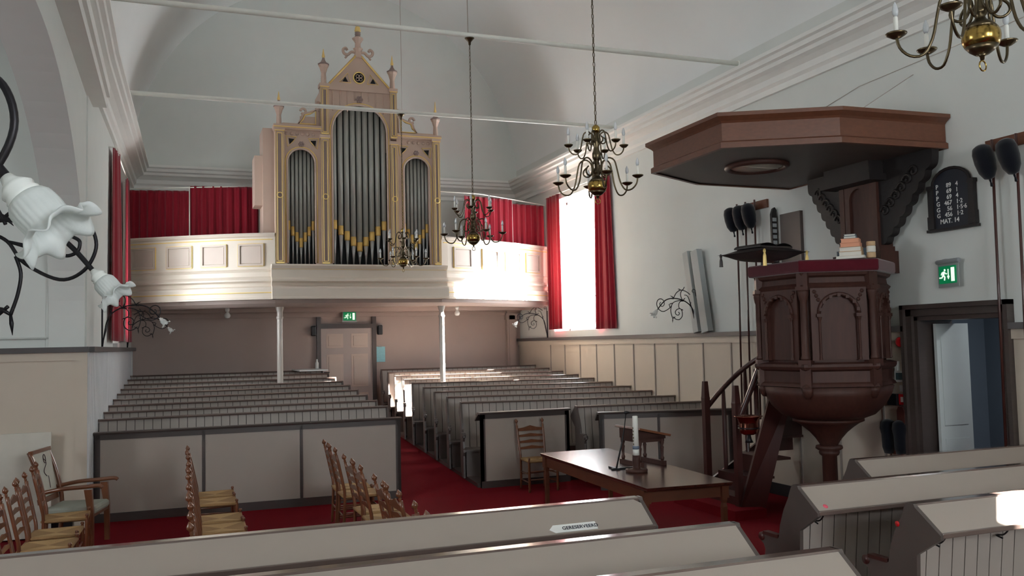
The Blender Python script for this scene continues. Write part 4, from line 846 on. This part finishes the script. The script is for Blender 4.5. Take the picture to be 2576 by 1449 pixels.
for i in range(6):
    am = A0+2*PI*(i+0.5)/6; d = PR*math.cos(PI/6)
    if math.cos(am) > 0.6: continue
    b = B(); b.T = at((d*math.cos(am), d*math.sin(am), 0), am-PI/2+PI)   # local -y outward... plate in xz plane
    b.T = at((d*math.cos(am), d*math.sin(am), 0), am+PI/2)
    b.m = 0; b.box(-0.20, 0.20, 0.02, 0.05, 1.93, 2.64)
    arch_plate(b, -0.30, 0.30, 2.72, -0.19, 0.19, 2.63, 1.92, -0.02, 0.04)
    for s in (-1, 1):
        b.lathe([(0.02,1.93),(0.014,1.96),(0.014,2.36),(0.022,2.38),(0.03,2.42)], (s*0.21, -0.03, 0), 8); b.box(s*0.21-0.035, s*0.21+0.035, -0.06, 0, 2.40, 2.435)
    b.tube([(0.215*math.cos(PI-PI*k/14), -0.025, 2.435+0.215*math.sin(PI-PI*k/14)) for k in range(15)], 0.022, 8)
    for k in range(7): aa = PI*(k+0.5)/7; b.cbox((0.205*math.cos(aa), -0.045, 2.435+0.205*math.sin(aa)), (0.035, 0.02, 0.035))
    for s in (-1, 1):
        for k in range(3): b.lathe([(0,-0.02),(0.02,-0.012),(0.024,0),(0,0.01)], (s*(0.255-0.02*k), -0.02, 2.68-0.045*k), 6, 'y')
    obj('arched_panel', b, 'oak_dark', Pu)
b = B(); hexlathe(b, [(PR+0.02,2.89),(PR+0.09,2.895),(PR+0.10,2.92),(PR+0.10,3.015),(PR+0.08,3.03),(PR-0.1,3.03),(PR-0.1,2.89)]); obj('velvet_rim', b, 'red_velvet', Pu, bevel=0.008)
b = B(); hexlathe(b, [(0.0,1.84),(PR*0.9,1.84),(PR*0.9,1.87),(0,1.87)]); obj('pulpit_floor', b, 'oak_dark', Pu)
# back post and carved wings, sounding board
Bp = thing('carved_post', 'tall panelled wooden back post behind the pulpit with carved scalloped wings', 'panel', (7.72, 8.20, 3.0))
b = B(); b.box(7.74, 7.925, 8.20, 8.78, 2.9, 4.24); b.box(7.71, 7.925, 8.18, 8.27, 3.2, 4.1); b.box(7.71, 7.925, 8.72, 8.80, 3.2, 4.1); b.box(7.69, 7.925, 8.15, 8.84, 3.16, 3.22); b.box(7.66, 7.925, 8.10, 8.90, 2.9, 3.16)
b.T = at((7.74, 8.49, 0), -PI/2); arch_plate(b, -0.22, 0.22, 4.05, -0.14, 0.14, 3.95, 3.22, -0.03, 0.0); b.T = Matrix.Identity(4)
obj('post', b, 'oak_dark', Bp, world=True)
b = B(); b.box(7.50, 7.925, 8.05, 8.90, 3.98, 4.06); b.box(7.54, 7.925, 8.10, 8.86, 4.06, 4.22); obj('carved_capital', b, 'oak_black', Bp, world=True)
def wing(s, tip, name):
    P = [(0, 0.98), (0, -0.05)]; n = 70
    for i in range(n+1):
        t_ = i/n; y = 0.01+t_*tip; z = 0.88*(t_**1.15); k = 0.032*abs(math.sin(PI*8*t_))
        P.append((s*(y+k*0.75), z-k*0.65))
    P.append((s*tip*1.02, 0.98))
    b = B(); b.T = at((7.80, 8.79 if s > 0 else 8.19, 3.24)); b.prism(P, 'x', -0.05, 0.05)
    for i in range(6):
        t_ = 0.15+0.14*i; cy, cz = s*tip*t_*0.8, 0.30+0.55*t_
        b.tube([(-0.055, cy+0.07*math.cos(k*0.55)*(1-k/16), cz+0.07*math.sin(k*0.55)*(1-k/16)) for k in range(14)], 0.016, 6)
    obj(name, b, 'oak_black', Bp, world=True)
wing(1, 0.62, 'carved_wing'); wing(-1, 0.80, 'carved_wing')
SB = thing('sounding_board', 'large angular wooden sounding board canopy over the pulpit', 'sounding board', (6.9, 8.66, 4.2))
sb = [(7.92,7.31),(6.52,7.36),(5.43,7.94),(5.43,9.42),(6.43,9.98),(7.92,10.02)]
def sb_ring(off):
    P = [Vector(p) for p in sb]; out = []
    n = len(P)
    for i in range(n):
        a, p, c = P[i-1], P[i], P[(i+1) % n]
        d1 = (p-a).normalized(); d2 = (c-p).normalized(); n1 = Vector((d1.y, -d1.x)); n2 = Vector((d2.y, -d2.x))
        if i == 0: v = p+n2*(-off)
        elif i == n-1: v = p+n1*(-off)
        else: mm = n1+n2; mm = mm/(mm.length_squared/2); v = p-mm*off
        out.append((v.x, v.y))
    return out
b = B()
rings = [(0.05,4.20),(0.0,4.20),(0.0,4.26),(0.03,4.28),(0.03,4.47),(0.01,4.49),(-0.05,4.53),(-0.05,4.57),(0.2,4.60)]
vs = []; n = 6
# orientation: polygon runs clockwise seen from above, outward offset is negative
for off, z in rings: vs += [(x, y, z) for x, y in sb_ring(-off if False else off*-1)]
fs = []
for j in range(len(rings)-1):
    for i in range(n): fs.append((j*n+i, j*n+(i+1) % n, (j+1)*n+(i+1) % n, (j+1)*n+i))
fs.append(tuple((len(rings)-1)*n+i for i in range(n)))
b.add(vs, fs); obj('fascia', b, 'oak_board', SB, world=True)
b = B(); b.prism(sb_ring(-0.04), 'z', 4.215, 4.24); obj('underside', b, 'oak_under', SB, world=True)
b = B(); b.T = at((6.45, 8.72, 4.20)); b.tube([(0.34*math.cos(k*PI/14), 0.34*math.sin(k*PI/14), 0) for k in range(28)], 0.035, 8, True); o = obj('ring_moulding', b, 'oak_dark', SB, world=True)
b = B(); b.T = at((6.45, 8.72, 4.195)); b.lathe([(0,0.0),(0.30,0.0),(0.30,0.012),(0,0.012)], n=24); b.box(-0.3, 0.3, -0.008, 0.008, -0.006, 0.0); obj('ring_centre', b, 'panel_cream', o, world=True)
b = B(); b.lathe([(0.0,0),(0.05,0.0),(0.06,0.02),(0.02,0.05),(0.0,0.055)], (5.52, 8.3, 4.57), 10); obj('roof_knob', b, 'oak_board', SB, world=True)
# bible cushion on a bracket
Cu = thing('bible_cushion', 'black fringed cushion with gold tassels holding an open bible on the pulpit edge', 'cushion', (6.24, 8.38, 3.13), math.radians(10))
b = B()
def cush(u, v):
    x = (u-0.5); y = (v-0.5); e = max(0, 1-(2*abs(x))**4)*max(0, 1-(2*abs(y))**4)
    k = 1+0.12*(abs(2*x)**3)*(abs(2*y)**3); return (x*0.64*k, y*0.64*k, 0.0-0.085*e)
b.grid(cush, 16, 16); b.grid(lambda u, v: (cush(u, v)[0], cush(u, v)[1], 0.004+0.06*(max(0, 1-(2*abs(u-0.5))**4)*max(0, 1-(2*abs(v-0.5))**4))), 16, 16)
for o_ in (obj('cushion', b, 'leather', Cu),): pass
b = B()
def page(u, v): x = (u-0.5)*0.50; return (x, (v-0.5)*0.40, 0.07+0.035*abs(math.sin(PI*2*(u)))**0.7)
b.grid(page, 20, 4); b.box(-0.25, 0.25, -0.20, 0.20, 0.055, 0.07); obj('open_bible', b, 'leather', Cu)
for i, (sx, sy, mm, L_) in enumerate(((-1, 1, 'leather', 0.13), (-1, -1, 'gold', 0.17), (1, -1, 'gold', 0.13), (1, 1, 'leather', 0.12))):
    b = B(); b.lathe([(0.0,0.02),(0.014,0.01),(0.016,-0.01),(0.01,-0.03),(0.018,-0.06),(0.022,-L_),(0,-L_)], (sx*0.33, sy*0.33, 0), 8); obj('tassel', b, mm, Cu)
b = B(); b.tube(smooth_pts([(0.02,-0.20,-0.055),(0.10,-0.24,-0.045),(0.16,-0.20,-0.055),(0.10,-0.16,-0.065),(0.0,-0.22,-0.05)]), 0.005, 5); b.tube(smooth_pts([(-0.15,-0.20,-0.055),(-0.08,-0.25,-0.045),(-0.02,-0.2,-0.06),(-0.08,-0.15,-0.068)]), 0.005, 5); obj('gold_braid', b, 'gold', Cu)
b = B(); b.box(0.08, 0.14, -0.03, 0.03, -0.10, -0.06); obj('support', b, 'oak_dark', Cu)
# books on the rim
def book(x, y, z, w, d, h, cov, rz, label):
    t = thing('book', label, 'book', (x, y, z), rz, 'books stacked on the pulpit rim')
    b = B(); b.box(-w/2, w/2, -d/2, d/2, 0, 0.004); b.box(-w/2, w/2, -d/2, d/2, h-0.004, h); b.box(w/2-0.004, w/2, -d/2, d/2, 0.0, h); obj('cover', b, cov, t)
    b = B(); b.box(-w/2+0.006, w/2-0.006, -d/2+0.005, d/2-0.005, 0.004, h-0.004); obj('pages', b, 'page_white' if cov != 'book_peach' else 'book_peach', t)
z = 3.032
for (h, w, d, cov, dx, lab) in ((0.03, 0.30, 0.22, 'page_white', 0.0, 'white book at the bottom of the pile on the pulpit rim'), (0.05, 0.24, 0.17, 'book_tan', 0.0, 'tan hymn book second from the bottom of the pulpit pile'), (0.05, 0.23, 0.17, 'book_tan', 0.005, 'tan hymn book in the middle of the pulpit pile'), (0.045, 0.21, 0.16, 'book_peach', -0.01, 'peach edged book fourth in the pulpit pile'), (0.045, 0.19, 0.15, 'book_peach', -0.02, 'peach edged book near the top of the pulpit pile'), (0.025, 0.13, 0.10, 'book_grey', -0.04, 'thin grey book near the top of the pulpit pile'), (0.022, 0.12, 0.10, 'book_grey', -0.045, 'small grey book lying topmost on the pulpit pile')):
    book(7.02+dx, 7.86+dx, z, w, d, h, cov, math.radians(-50), lab); z += h
z = 3.032
for (h, cov, lab) in ((0.06, 'book_tan', 'tan roll-shaped tin at the right foot of the pulpit book pile'), (0.07, 'page_white', 'pale box standing on the tan tin beside the pulpit books'), (0.05, 'book_tan', 'brown box on top beside the pulpit books')):
    b = B(); b.lathe([(0.0,0),(0.045,0),(0.048,0.01),(0.048,h-0.01),(0.045,h-0.001),(0,h-0.001)], (7.14, 7.69, z), 14); tag(obj('tin', b, cov), lab, 'box'); z += h
b = B(); b.m = 0; b.box(7.42, 7.50, 8.02, 8.55, 3.032, 3.19); tag(obj('box_file', b, 'book_blue'), 'dark blue box standing against the pulpit back post', 'box')
# stairs
St = thing('pulpit_stairs', 'dark red-brown wooden stairs with curved handrails climbing to the pulpit', 'stairs', (7.0, 9.8, 0))
steps = 8
for i in range(steps):
    zt = 0.22*(i+1); b = B()
    if i < 3: x0 = 6.55+0.26*i; b.box(x0, x0+0.30, 9.50, 10.30, zt-0.03, zt); b.box(x0, x0+0.02, 9.5, 10.3, zt-0.22, zt-0.03)
    else: y1 = 10.1-0.20*(i-3)+0.0; b.box(7.30, 7.88, y1-0.22, y1+0.02, zt-0.03, zt); b.box(7.30, 7.88, y1, y1+0.02, zt-0.22, zt-0.03)
    obj('tread', b, ['stair_wood'], St, world=True)
for (x, y, zt) in ((6.68, 10.34, 1.62), (6.55, 9.46, 1.60)):
    b = B(); b.lathe([(0.055,0),(0.055,1.2),(0.058,zt-0.28),(0.06,zt-0.22),(0.055,zt-0.20),(0.04,zt-0.01),(0.038,zt)], (x, y, 0), 4, a0=PI/4); obj('newel_post', b, 'stair_wood', St, world=True)
b = B(); b.tube(smooth_pts([(6.68,10.34,1.25),(6.95,10.32,1.52),(7.25,10.25,1.78),(7.45,10.0,1.98),(7.5,9.6,2.12),(7.5,9.3,2.3)]), 0.033, 8); obj('handrail', b, 'stair_wood', St, world=True)
b = B(); b.tube(smooth_pts([(6.55,9.46,1.10),(6.66,9.36,1.46),(6.78,9.28,1.82),(6.9,9.18,2.2),(6.95,9.12,2.4)]), 0.035, 8); obj('handrail', b, 'stair_wood', St, world=True)
for (x, y, z0, z1) in ((6.95,10.32,0.3,1.5), (7.25,10.24,0.6,1.76), (7.45,10.0,0.9,1.96), (6.78,9.36,0.6,1.8)):
    b = B(); b.lathe([(0.022,z0),(0.03,z0+0.2),(0.03,z1-0.2),(0.022,z1)], (x, y, 0), 8); obj('baluster', b, 'stair_wood', St, world=True)
b = B(); b.hull8([(6.50,9.42,0.0),(6.78,9.30,0.0),(6.80,9.36,0.0),(6.52,9.48,0.0)], [(6.82,9.10,1.55),(7.10,9.05,1.55),(7.12,9.11,1.55),(6.84,9.16,1.55)]); obj('stringer', b, 'stair_wood', St, world=True)
b = B(); b.hull8([(6.64,10.33,0.0),(7.1,10.33,0.0),(7.1,10.37,0.0),(6.64,10.37,0.0)], [(6.68,10.33,0.30),(7.86,10.33,0.98),(7.86,10.37,0.98),(6.68,10.37,0.30)]); obj('stringer', b, 'stair_wood', St, world=True)
b = B(); b.box(6.3, 6.75, 9.2, 10.6, 0, 0.12); obj('bottom_step', b, 'carpet', St, world=True)
# copper bowl
Bo = thing('copper_bowl', 'shiny copper baptismal bowl on an iron bracket at the pulpit stairs', 'bowl', (6.36, 8.95, 1.16))
b = B(); b.lathe([(0.0,-0.11),(0.06,-0.11),(0.10,-0.09),(0.115,-0.04),(0.11,0.02),(0.13,0.08),(0.165,0.105),(0.165,0.112),(0.125,0.09),(0.10,0.02),(0.10,-0.04),(0,-0.09)], n=28); obj('bowl', b, 'copper', Bo)
b = B(); b.tube([(0.118*math.cos(k*PI/12), 0.118*math.sin(k*PI/12), -0.03) for k in range(24)], 0.008, 6, True); b.tube([(0.05, 0.11, -0.03), (0.10, 0.26, -0.04), (0.17, 0.45, -0.05)], 0.012, 6)
b.tube([(-0.03,0,-0.17),(0.03,0,-0.10)], 0.006, 6); b.tube([(0.03,0,-0.18),(-0.03,0,-0.10)], 0.006, 6); b.lathe([(0.0,-0.21),(0.05,-0.20),(0.03,-0.16),(0.02,-0.11)], n=10); obj('bracket', b, 'iron', Bo)
# ---------------------------------------------------------------- wall items on the right wall
def wallT(y, z): return at((XR, y, z), -PI/2)          # local x -> -y? (faces -x)
Hb = thing('hymn_board', 'arched black hymn number board with white figures on the right wall', 'hymn board', (XR-0.01, 7.28, 3.65), -PI/2)
# local frame: x runs to the viewer's right (towards smaller y), y points into the wall
b = B(); arc = [(0.24*math.cos(PI*k/12), 0.16+0.17*math.sin(PI*k/12)) for k in range(13)]
b.prism([(-0.24,-0.33),(0.24,-0.33)]+arc[::1], 'y', -0.03, 0.0); obj('board', b, 'board_black', Hb)
b = B(); b.tube([(x*1.04, -0.03, z) for x, z in arc], 0.018, 6)
for s in (-1, 1):
    b.box(s*0.27-0.035, s*0.27+0.035, -0.05, 0, -0.17, 0.14); b.box(s*0.27-0.045, s*0.27+0.045, -0.055, 0, 0.13, 0.17); b.box(s*0.27-0.045, s*0.27+0.045, -0.055, 0, -0.31, -0.17)
b.box(-0.33, 0.33, -0.06, 0, -0.345, -0.315); obj('frame', b, 'oak_black', Hb)
b = B()
rows = [('P', '89', '4'), ('P', '69', '1'), ('P', '69', '4'), ('G', '467', '1\u00b72'), ('G', '56', '1\u00b75\u00b76'), ('G', '456', '1\u00b72')]
for i, (a, n_, v) in enumerate(rows):
    z = 0.125-i*0.064; R_ = Matrix.Rotation(PI/2, 4, 'X')
    text_b(b, a, 0.068, 0.003, at((-0.20, -0.033, z)) @ R_); text_b(b, n_, 0.068, 0.003, at((0.01, -0.033, z)) @ R_, 'RIGHT'); text_b(b, v, 0.068, 0.003, at((0.065, -0.033, z)) @ R_)
text_b(b, 'MAT. 14', 0.072, 0.003, at((-0.16, -0.033, -0.265)) @ Matrix.Rotation(PI/2, 4, 'X'))
obj('lettering', b, 'text_white', Hb)
# collection bags on long poles
def bag_set(ys, zb, zr, lab, racklab, grp):
    b = B(); y0, y1 = max(ys)+0.12, min(ys)-0.22; b.box(XR-0.035, XR, y1, y0, zr-0.05, zr+0.07); rk = tag(obj('pole_rack', b, 'oak_board'), racklab, 'rack')
    for i, y in enumerate(ys):
        t = thing('collection_bag', lab[i], 'collection bag', (XR-0.12, y, zb), 0, grp)
        b = B(); b.cyl((0, 0, -2.9), (0.04, 0, 0.24), 0.014, 8); obj('pole', b, 'stair_wood', t)
        b = B(); b.T = at((-0.05, 0.02, 0.02), 0, -0.25, 0)
        b.lathe([(0.0,-0.21),(0.05,-0.19),(0.085,-0.12),(0.10,-0.02),(0.10,0.08),(0.085,0.14),(0.05,0.165),(0,0.17)], n=16); obj('velvet_bag', b, 'black_velvet', t)
        b = B(); b.T = at((-0.05, 0.02, 0.02), 0, -0.25, 0); b.lathe([(0.0,-0.20),(0.012,-0.21),(0.008,-0.24),(0.015,-0.28),(0,-0.29)], n=8); obj('tassel', b, 'black_velvet', t)
bag_set([11.13, 10.92, 10.70], 3.93, 4.08, ['leftmost black velvet collection bag on its pole, left of the pulpit', 'middle black velvet collection bag on its pole, left of the pulpit', 'rightmost black velvet collection bag on its pole, left of the pulpit'], 'small wooden rack for collection poles on the wall left of the pulpit', 'black collection bags on poles left of the pulpit')
bag_set([6.70, 6.42], 3.92, 4.10, ['leftmost black velvet collection bag on its pole at the right picture edge', 'rightmost black velvet collection bag on its pole at the right picture edge'], 'wooden rack for collection poles on the wall at the right picture edge', 'black collection bags on poles at the right edge')
# boards beside the pulpit back
b = B(); b.box(XR-0.05, XR, 9.76, 10.18, 3.20, 3.88); tag(obj('wall_board', b, 'oak_under'), 'plain brown board hanging on the wall between pole rack and pulpit back', 'board')
Nb = thing('arched_board', 'narrow arched brown board edge-on beside the plain brown wall board', 'board', (XR-0.02, 10.30, 3.6))
b = B(); b.prism([(-0.09,-0.42),(0,-0.42),(0,0.36),(-0.03,0.40),(-0.06,0.38),(-0.09,0.30)], 'y', -0.02, 0.02); obj('board', b, 'oak_black', Nb)
b = B()
for k in range(8): b.box(-0.08, -0.015, -0.026, -0.02, -0.36+0.08*k, -0.31+0.08*k)
obj('number_strips', b, 'grey_plastic', Nb)
# fire alarm etc.
b = B(); b.T = at((XR-0.03, 8.09, 2.10)) @ Matrix.Rotation(-PI/2, 4, 'Y'); b.lathe([(0.055,0),(0.06,0.02),(0.055,0.05),(0.03,0.06),(0,0.062)], n=20); tag(obj('alarm_sounder', b, 'red_plastic'), 'round red alarm sounder on the wainscot right of the pulpit', 'alarm')
b = B(); b.m = 0; b.box(XR-0.06, XR-0.03, 8.05, 8.20, 1.64, 1.77); b.m = 1; b.box(XR-0.063, XR-0.06, 8.075, 8.175, 1.665, 1.745); tag(obj('wall_panel', b, ['white_plastic', 'lcd']), 'white wall control panel with grey screen right of the pulpit', 'control panel')
b = B(); b.box(XR-0.07, XR-0.03, 8.14, 8.18, 1.77, 1.88); tag(obj('handset', b, 'white_plastic'), 'small white handset above the wall control panel', 'handset')
b = B(); b.box(XR-0.05, XR-0.03, 8.06, 8.14, 1.53, 1.60); tag(obj('light_switch', b, 'white_plastic'), 'small white switch below the wall control panel', 'switch')
b = B(); b.m = 0; b.box(XR-0.07, XR-0.03, 8.03, 8.14, 1.38, 1.50); b.m = 1; b.box(XR-0.073, XR-0.07, 8.07, 8.11, 1.41, 1.47); tag(obj('fire_call_point', b, ['red_plastic', 'white_plastic']), 'red fire alarm call point beside the doorway', 'call point')
b = B(); b.box(XR-0.10, XR-0.03, 8.15, 8.29, 1.37, 1.50); tag(obj('junction_box', b, 'black_plastic'), 'black box left of the red fire alarm call point', 'box')
b = B(); b.prism([(8.03,1.10),(8.14,1.10),(8.14,1.32),(8.13,1.33),(8.12,1.36),(8.05,1.36),(8.04,1.33),(8.03,1.32)], 'x', XR-0.11, XR-0.03); tag(obj('wall_box', b, 'stair_wood'), 'small wooden wall box beside the doorway under the fire alarm', 'box')
for (y, lab) in ((8.30, 'left of two black velvet collection bags hanging upside down on the wall'), (8.11, 'right of two black velvet collection bags hanging upside down on the wall')):
    t = thing('hanging_bag', lab, 'collection bag', (XR-0.10, y, 0.98), 0, 'black velvet bags hanging low on the wall')
    b = B(); b.lathe([(0.0,-0.18),(0.05,-0.17),(0.07,-0.10),(0.075,0.05),(0.09,0.12),(0.08,0.19),(0.04,0.22),(0,0.225)], n=16); obj('velvet_bag', b, 'black_velvet', t)
    b = B(); b.cyl((0.0, -0.03, -0.30), (0, -0.03, -0.15), 0.012, 8); obj('handle', b, 'stair_wood', t)
# leaning grey screens on the wainscot cap
for (y, dy, w_, mm, lab) in ((12.36, 0.27, 0.075, 'grey_screen', 'left of two long grey rolled screens leaning on the wainscot ledge'), (12.10, 0.30, 0.095, 'grey_screen', 'right and wider of two long grey rolled screens leaning on the wainscot ledge')):
    b = B(); b.prism([(-w_,-0.05),(w_,-0.05),(w_*1.15,0.0),(w_,0.05),(-w_,0.05)], 'z', 0.0, 1.33); o = tag(obj('rolled_screen', b, mm, bevel=0.006), lab, 'screen')
    o.matrix_basis = Matrix.Translation((XR-0.11, y-0.12, 2.29)) @ Matrix.Rotation(-0.19, 4, 'X') @ Matrix.Rotation(PI/2, 4, 'Z')
# ---------------------------------------------------------------- wall sconces
def make_sconce():
    t = thing('wall_sconce', '', 'wall lamp', group='wrought iron wall lamps with tulip glass')
    k = 1/870.0
    def C(pts): return [((955-x)*k, 0, (1310-y)*k) for x, y in pts]
    b = B()
    b.tube(smooth_pts(C([(945,1310),(925,1150),(900,1020),(850,930),(740,860),(600,832),(480,850),(400,910),(330,990)]), 6), 0.0085, 10)
    for pts in ([(740,860),(640,870),(580,895),(530,960),(430,1010),(360,985),(325,920),(340,860),(385,838),(430,860),(442,910),(415,940),(380,930),(372,900),(392,885)],
                [(750,870),(700,875),(672,910),(672,960),(705,985),(722,1030),(715,1085),(670,1125),(620,1120),(575,1085)],
                [(720,1000),(690,975),(640,985),(612,1020),(625,1055),(660,1062),(676,1040),(660,1020)],
                [(555,940),(540,990),(548,1050),(568,1110)],
                [(855,780),(790,738),(710,718),(640,755),(600,815),(585,845)],
                [(755,700),(712,745),(706,800),(735,860)]):
        b.tube(smooth_pts(C(pts), 6), 0.0062, 9)
    def leaf(p, q, r): 
        P = C([p, ((p[0]+q[0])/2, (p[1]+q[1])/2-4), q]); b.tube(P, [0.005, r*0.75, 0.0008], 8)
    for p, q in (((740,860),(780,826)), ((600,832),(535,792)), ((580,895),(500,925)), ((568,1110),(562,1170)), ((568,1110),(618,1085)), ((710,718),(660,702)), ((850,930),(870,882)), ((705,985),(742,1000)), ((600,815),(562,850)), ((755,700),(772,672)), ((530,960),(518,912)), ((900,1020),(872,968))): leaf(p, q, 0.010)
    obj('iron_scrollwork', b, 'iron', t)
    b = B(); b.cyl((0.01, 0, 0.0), (0.01, 0, 0.66), 0.007, 6); b.tube([(0.05+0.04*math.cos(PI-a*0.5)*(1-a/18), 0, 0.66+0.04*math.sin(PI-a*0.5)*(1-a/18)) for a in range(12)], 0.005, 6); b.box(-0.004, 0.006, -0.02, 0.02, 0.0, 0.60)
    b.tube(smooth_pts([(0.01,0,0.02),(0.05,0,0.2),(0.10,0,0.42),(0.16,0,0.58),(0.22,0,0.60)]), 0.006, 6); obj('wall_bar', b, 'iron', t)
    X, Z = (955-330)*k, (1310-990)*k
    T = Matrix.Translation((X+0.005, 0, Z-0.005)) @ Matrix.Rotation(math.radians(138), 4, 'Y')
    b = B(); b.T = T; b.lathe([(0.010,-0.015),(0.013,-0.005),(0.020,0.003),(0.027,0.012),(0.024,0.018),(0.028,0.024),(0.027,0.034),(0.0,0.034)], n=18); obj('lamp_socket', b, 'porcelain', t)
    prof = [(0.022,0.028),(0.030,0.033),(0.035,0.042),(0.036,0.060),(0.035,0.078),(0.037,0.086),(0.042,0.094),(0.050,0.100),(0.058,0.103),(0.065,0.103)]
    def ruf(r, z, a, j):
        w_ = max(0, (j-4)/5.0)**1.3; return (r*(1+0.07*w_*math.sin(7*a)+(0.012*math.sin(24*a) if 1 < j < 6 else 0)), z+w_*(0.009*math.sin(7*a+0.8)+0.003*math.sin(14*a)))
    b = B(); b.T = T; b.lathe(prof, n=112, mod=ruf); obj('tulip_shade', b, 'frosted_glass', t, solid=0.003)
    b = B(); b.T = T; b.lathe([(0.010,0.034),(0.012,0.045),(0.016,0.058),(0.015,0.068),(0.010,0.076),(0.0,0.079)], n=12); obj('bulb', b, 'bulb_glass', t)
    return t
sc0 = make_sconce()
SC = [((-0.913, 1.76, 2.095), -0.32, 'nearest wrought iron wall lamp at the left edge with the largest frosted tulip shade'),
      ((-0.925, 3.53, 2.10), -0.32, 'wrought iron wall lamp with the second largest tulip shade, hanging before the red curtain'),
      ((lx(13)+0.10, 13.0, 2.265), 0.0, 'wrought iron wall lamp standing on the left ledge beside the white pier'),
      ((lx(18.3)+0.05, 18.3, 2.265), 0.0, 'small distant wrought iron wall lamp at the left under the gallery'),
      ((XR-0.10, 12.28, 2.285), PI, 'wrought iron wall lamp in front of the leaning grey screens'),
      ((XR-0.06, 18.45, 2.285), PI, 'wrought iron wall lamp with glowing tulip shade left of the bright window')]
for i, (loc, rz, lab) in enumerate(SC):
    t = sc0 if i == 0 else dup(sc0)
    t.location = loc; t.rotation_euler = (0, 0, rz); t['label'] = lab
# bulbs under the gallery
for (x, lab) in ((1.06, 'bare white bulb under the left part of the gallery'), (5.93, 'bare white bulb under the right part of the gallery')):
    t = thing('ceiling_bulb', lab, 'lamp', (x, 19.0, 3.02), 0, 'bare bulbs under the gallery')
    b = B(); b.lathe([(0.0,0.0),(0.04,0.0),(0.045,-0.03),(0.035,-0.07),(0,-0.07)], n=16); obj('socket', b, 'white_plastic', t)
    b = B(); b.lathe([(0.02,-0.07),(0.035,-0.09),(0.06,-0.13),(0.062,-0.16),(0.045,-0.195),(0,-0.205)], n=16); obj('bulb', b, 'porcelain', t)
# speakers by the back door, blue sheet
for (x, lab) in ((2.96, 'small black loudspeaker left of the back door'), (4.46, 'small black loudspeaker right of the back door')):
    t = thing('wall_speaker', lab, 'loudspeaker', (x, YB-0.08, 2.55), 0, 'small black speakers beside the back door')
    b = B(); b.box(-0.055, 0.055, -0.05, 0.06, -0.11, 0.11); obj('cabinet', b, 'black_plastic', t, bevel=0.02)
    b = B(); b.tube([(0.06*math.cos(a*PI/8), 0.0, 0.08+0.06*math.sin(a*PI/8)) for a in range(9)], 0.006, 6); obj('bracket', b, 'grey_plastic', t)
t = thing('clipboard', 'light blue sheet on a clip hanging right of the back door', 'clipboard', (4.46, YB-0.03, 2.0))
b = B(); b.box(-0.12, 0.12, -0.012, 0.0, -0.18, 0.17); obj('sheet', b, 'blue_paper', t); b = B(); b.box(-0.04, 0.04, -0.02, 0, 0.16, 0.19); obj('clip', b, 'grey_plastic', t)
b = B(); b.box(2.92, 3.0, YB-0.03, YB, 1.36, 1.44); b.lathe([(0.0,0),(0.025,0.0),(0.02,0.02),(0,0.02)], (2.96, YB-0.04, 1.40), 12, 'y'); tag(obj('wall_socket', b, 'grey_plastic'), 'small socket on the back wall left of the door', 'socket')
# white board lying across the left pew backs
b = B(); b.box(2.42, 3.0, 18.5, 19.75, 1.708, 1.73); tag(obj('white_tray', b, 'white_plastic'), 'white board lying across the rear left pew tops beside the door', 'board')
b = B(); b.lathe([(0.0,0),(0.035,0),(0.035,0.12),(0.02,0.15),(0.016,0.20),(0.0,0.205)], (2.92, 19.5, 1.73), 12); tag(obj('spray_bottle', b, 'white_plastic'), 'small white bottle standing on the white board by the back door', 'bottle')
# pull cord left
b = B(); b.tube([(lx(19.6)+0.05, 19.5, 2.20), (lx(19.6)+0.06, 19.5, 1.55)], 0.004, 6); b.lathe([(0.0,0),(0.015,0.01),(0.012,0.07),(0,0.08)], (lx(19.6)+0.06, 19.5, 1.48), 8); tag(obj('pull_cord', b, 'rod_white'), 'thin white pull cord hanging in the left corner under the gallery', 'cord')
b = B(); b.box(lx(16)-0.02, lx(16)+0.07, 15.9, 16.2, 2.265, 2.33); tag(obj('small_box', b, 'white_plastic'), 'small white box lying on the left window ledge below the curtain', 'box')
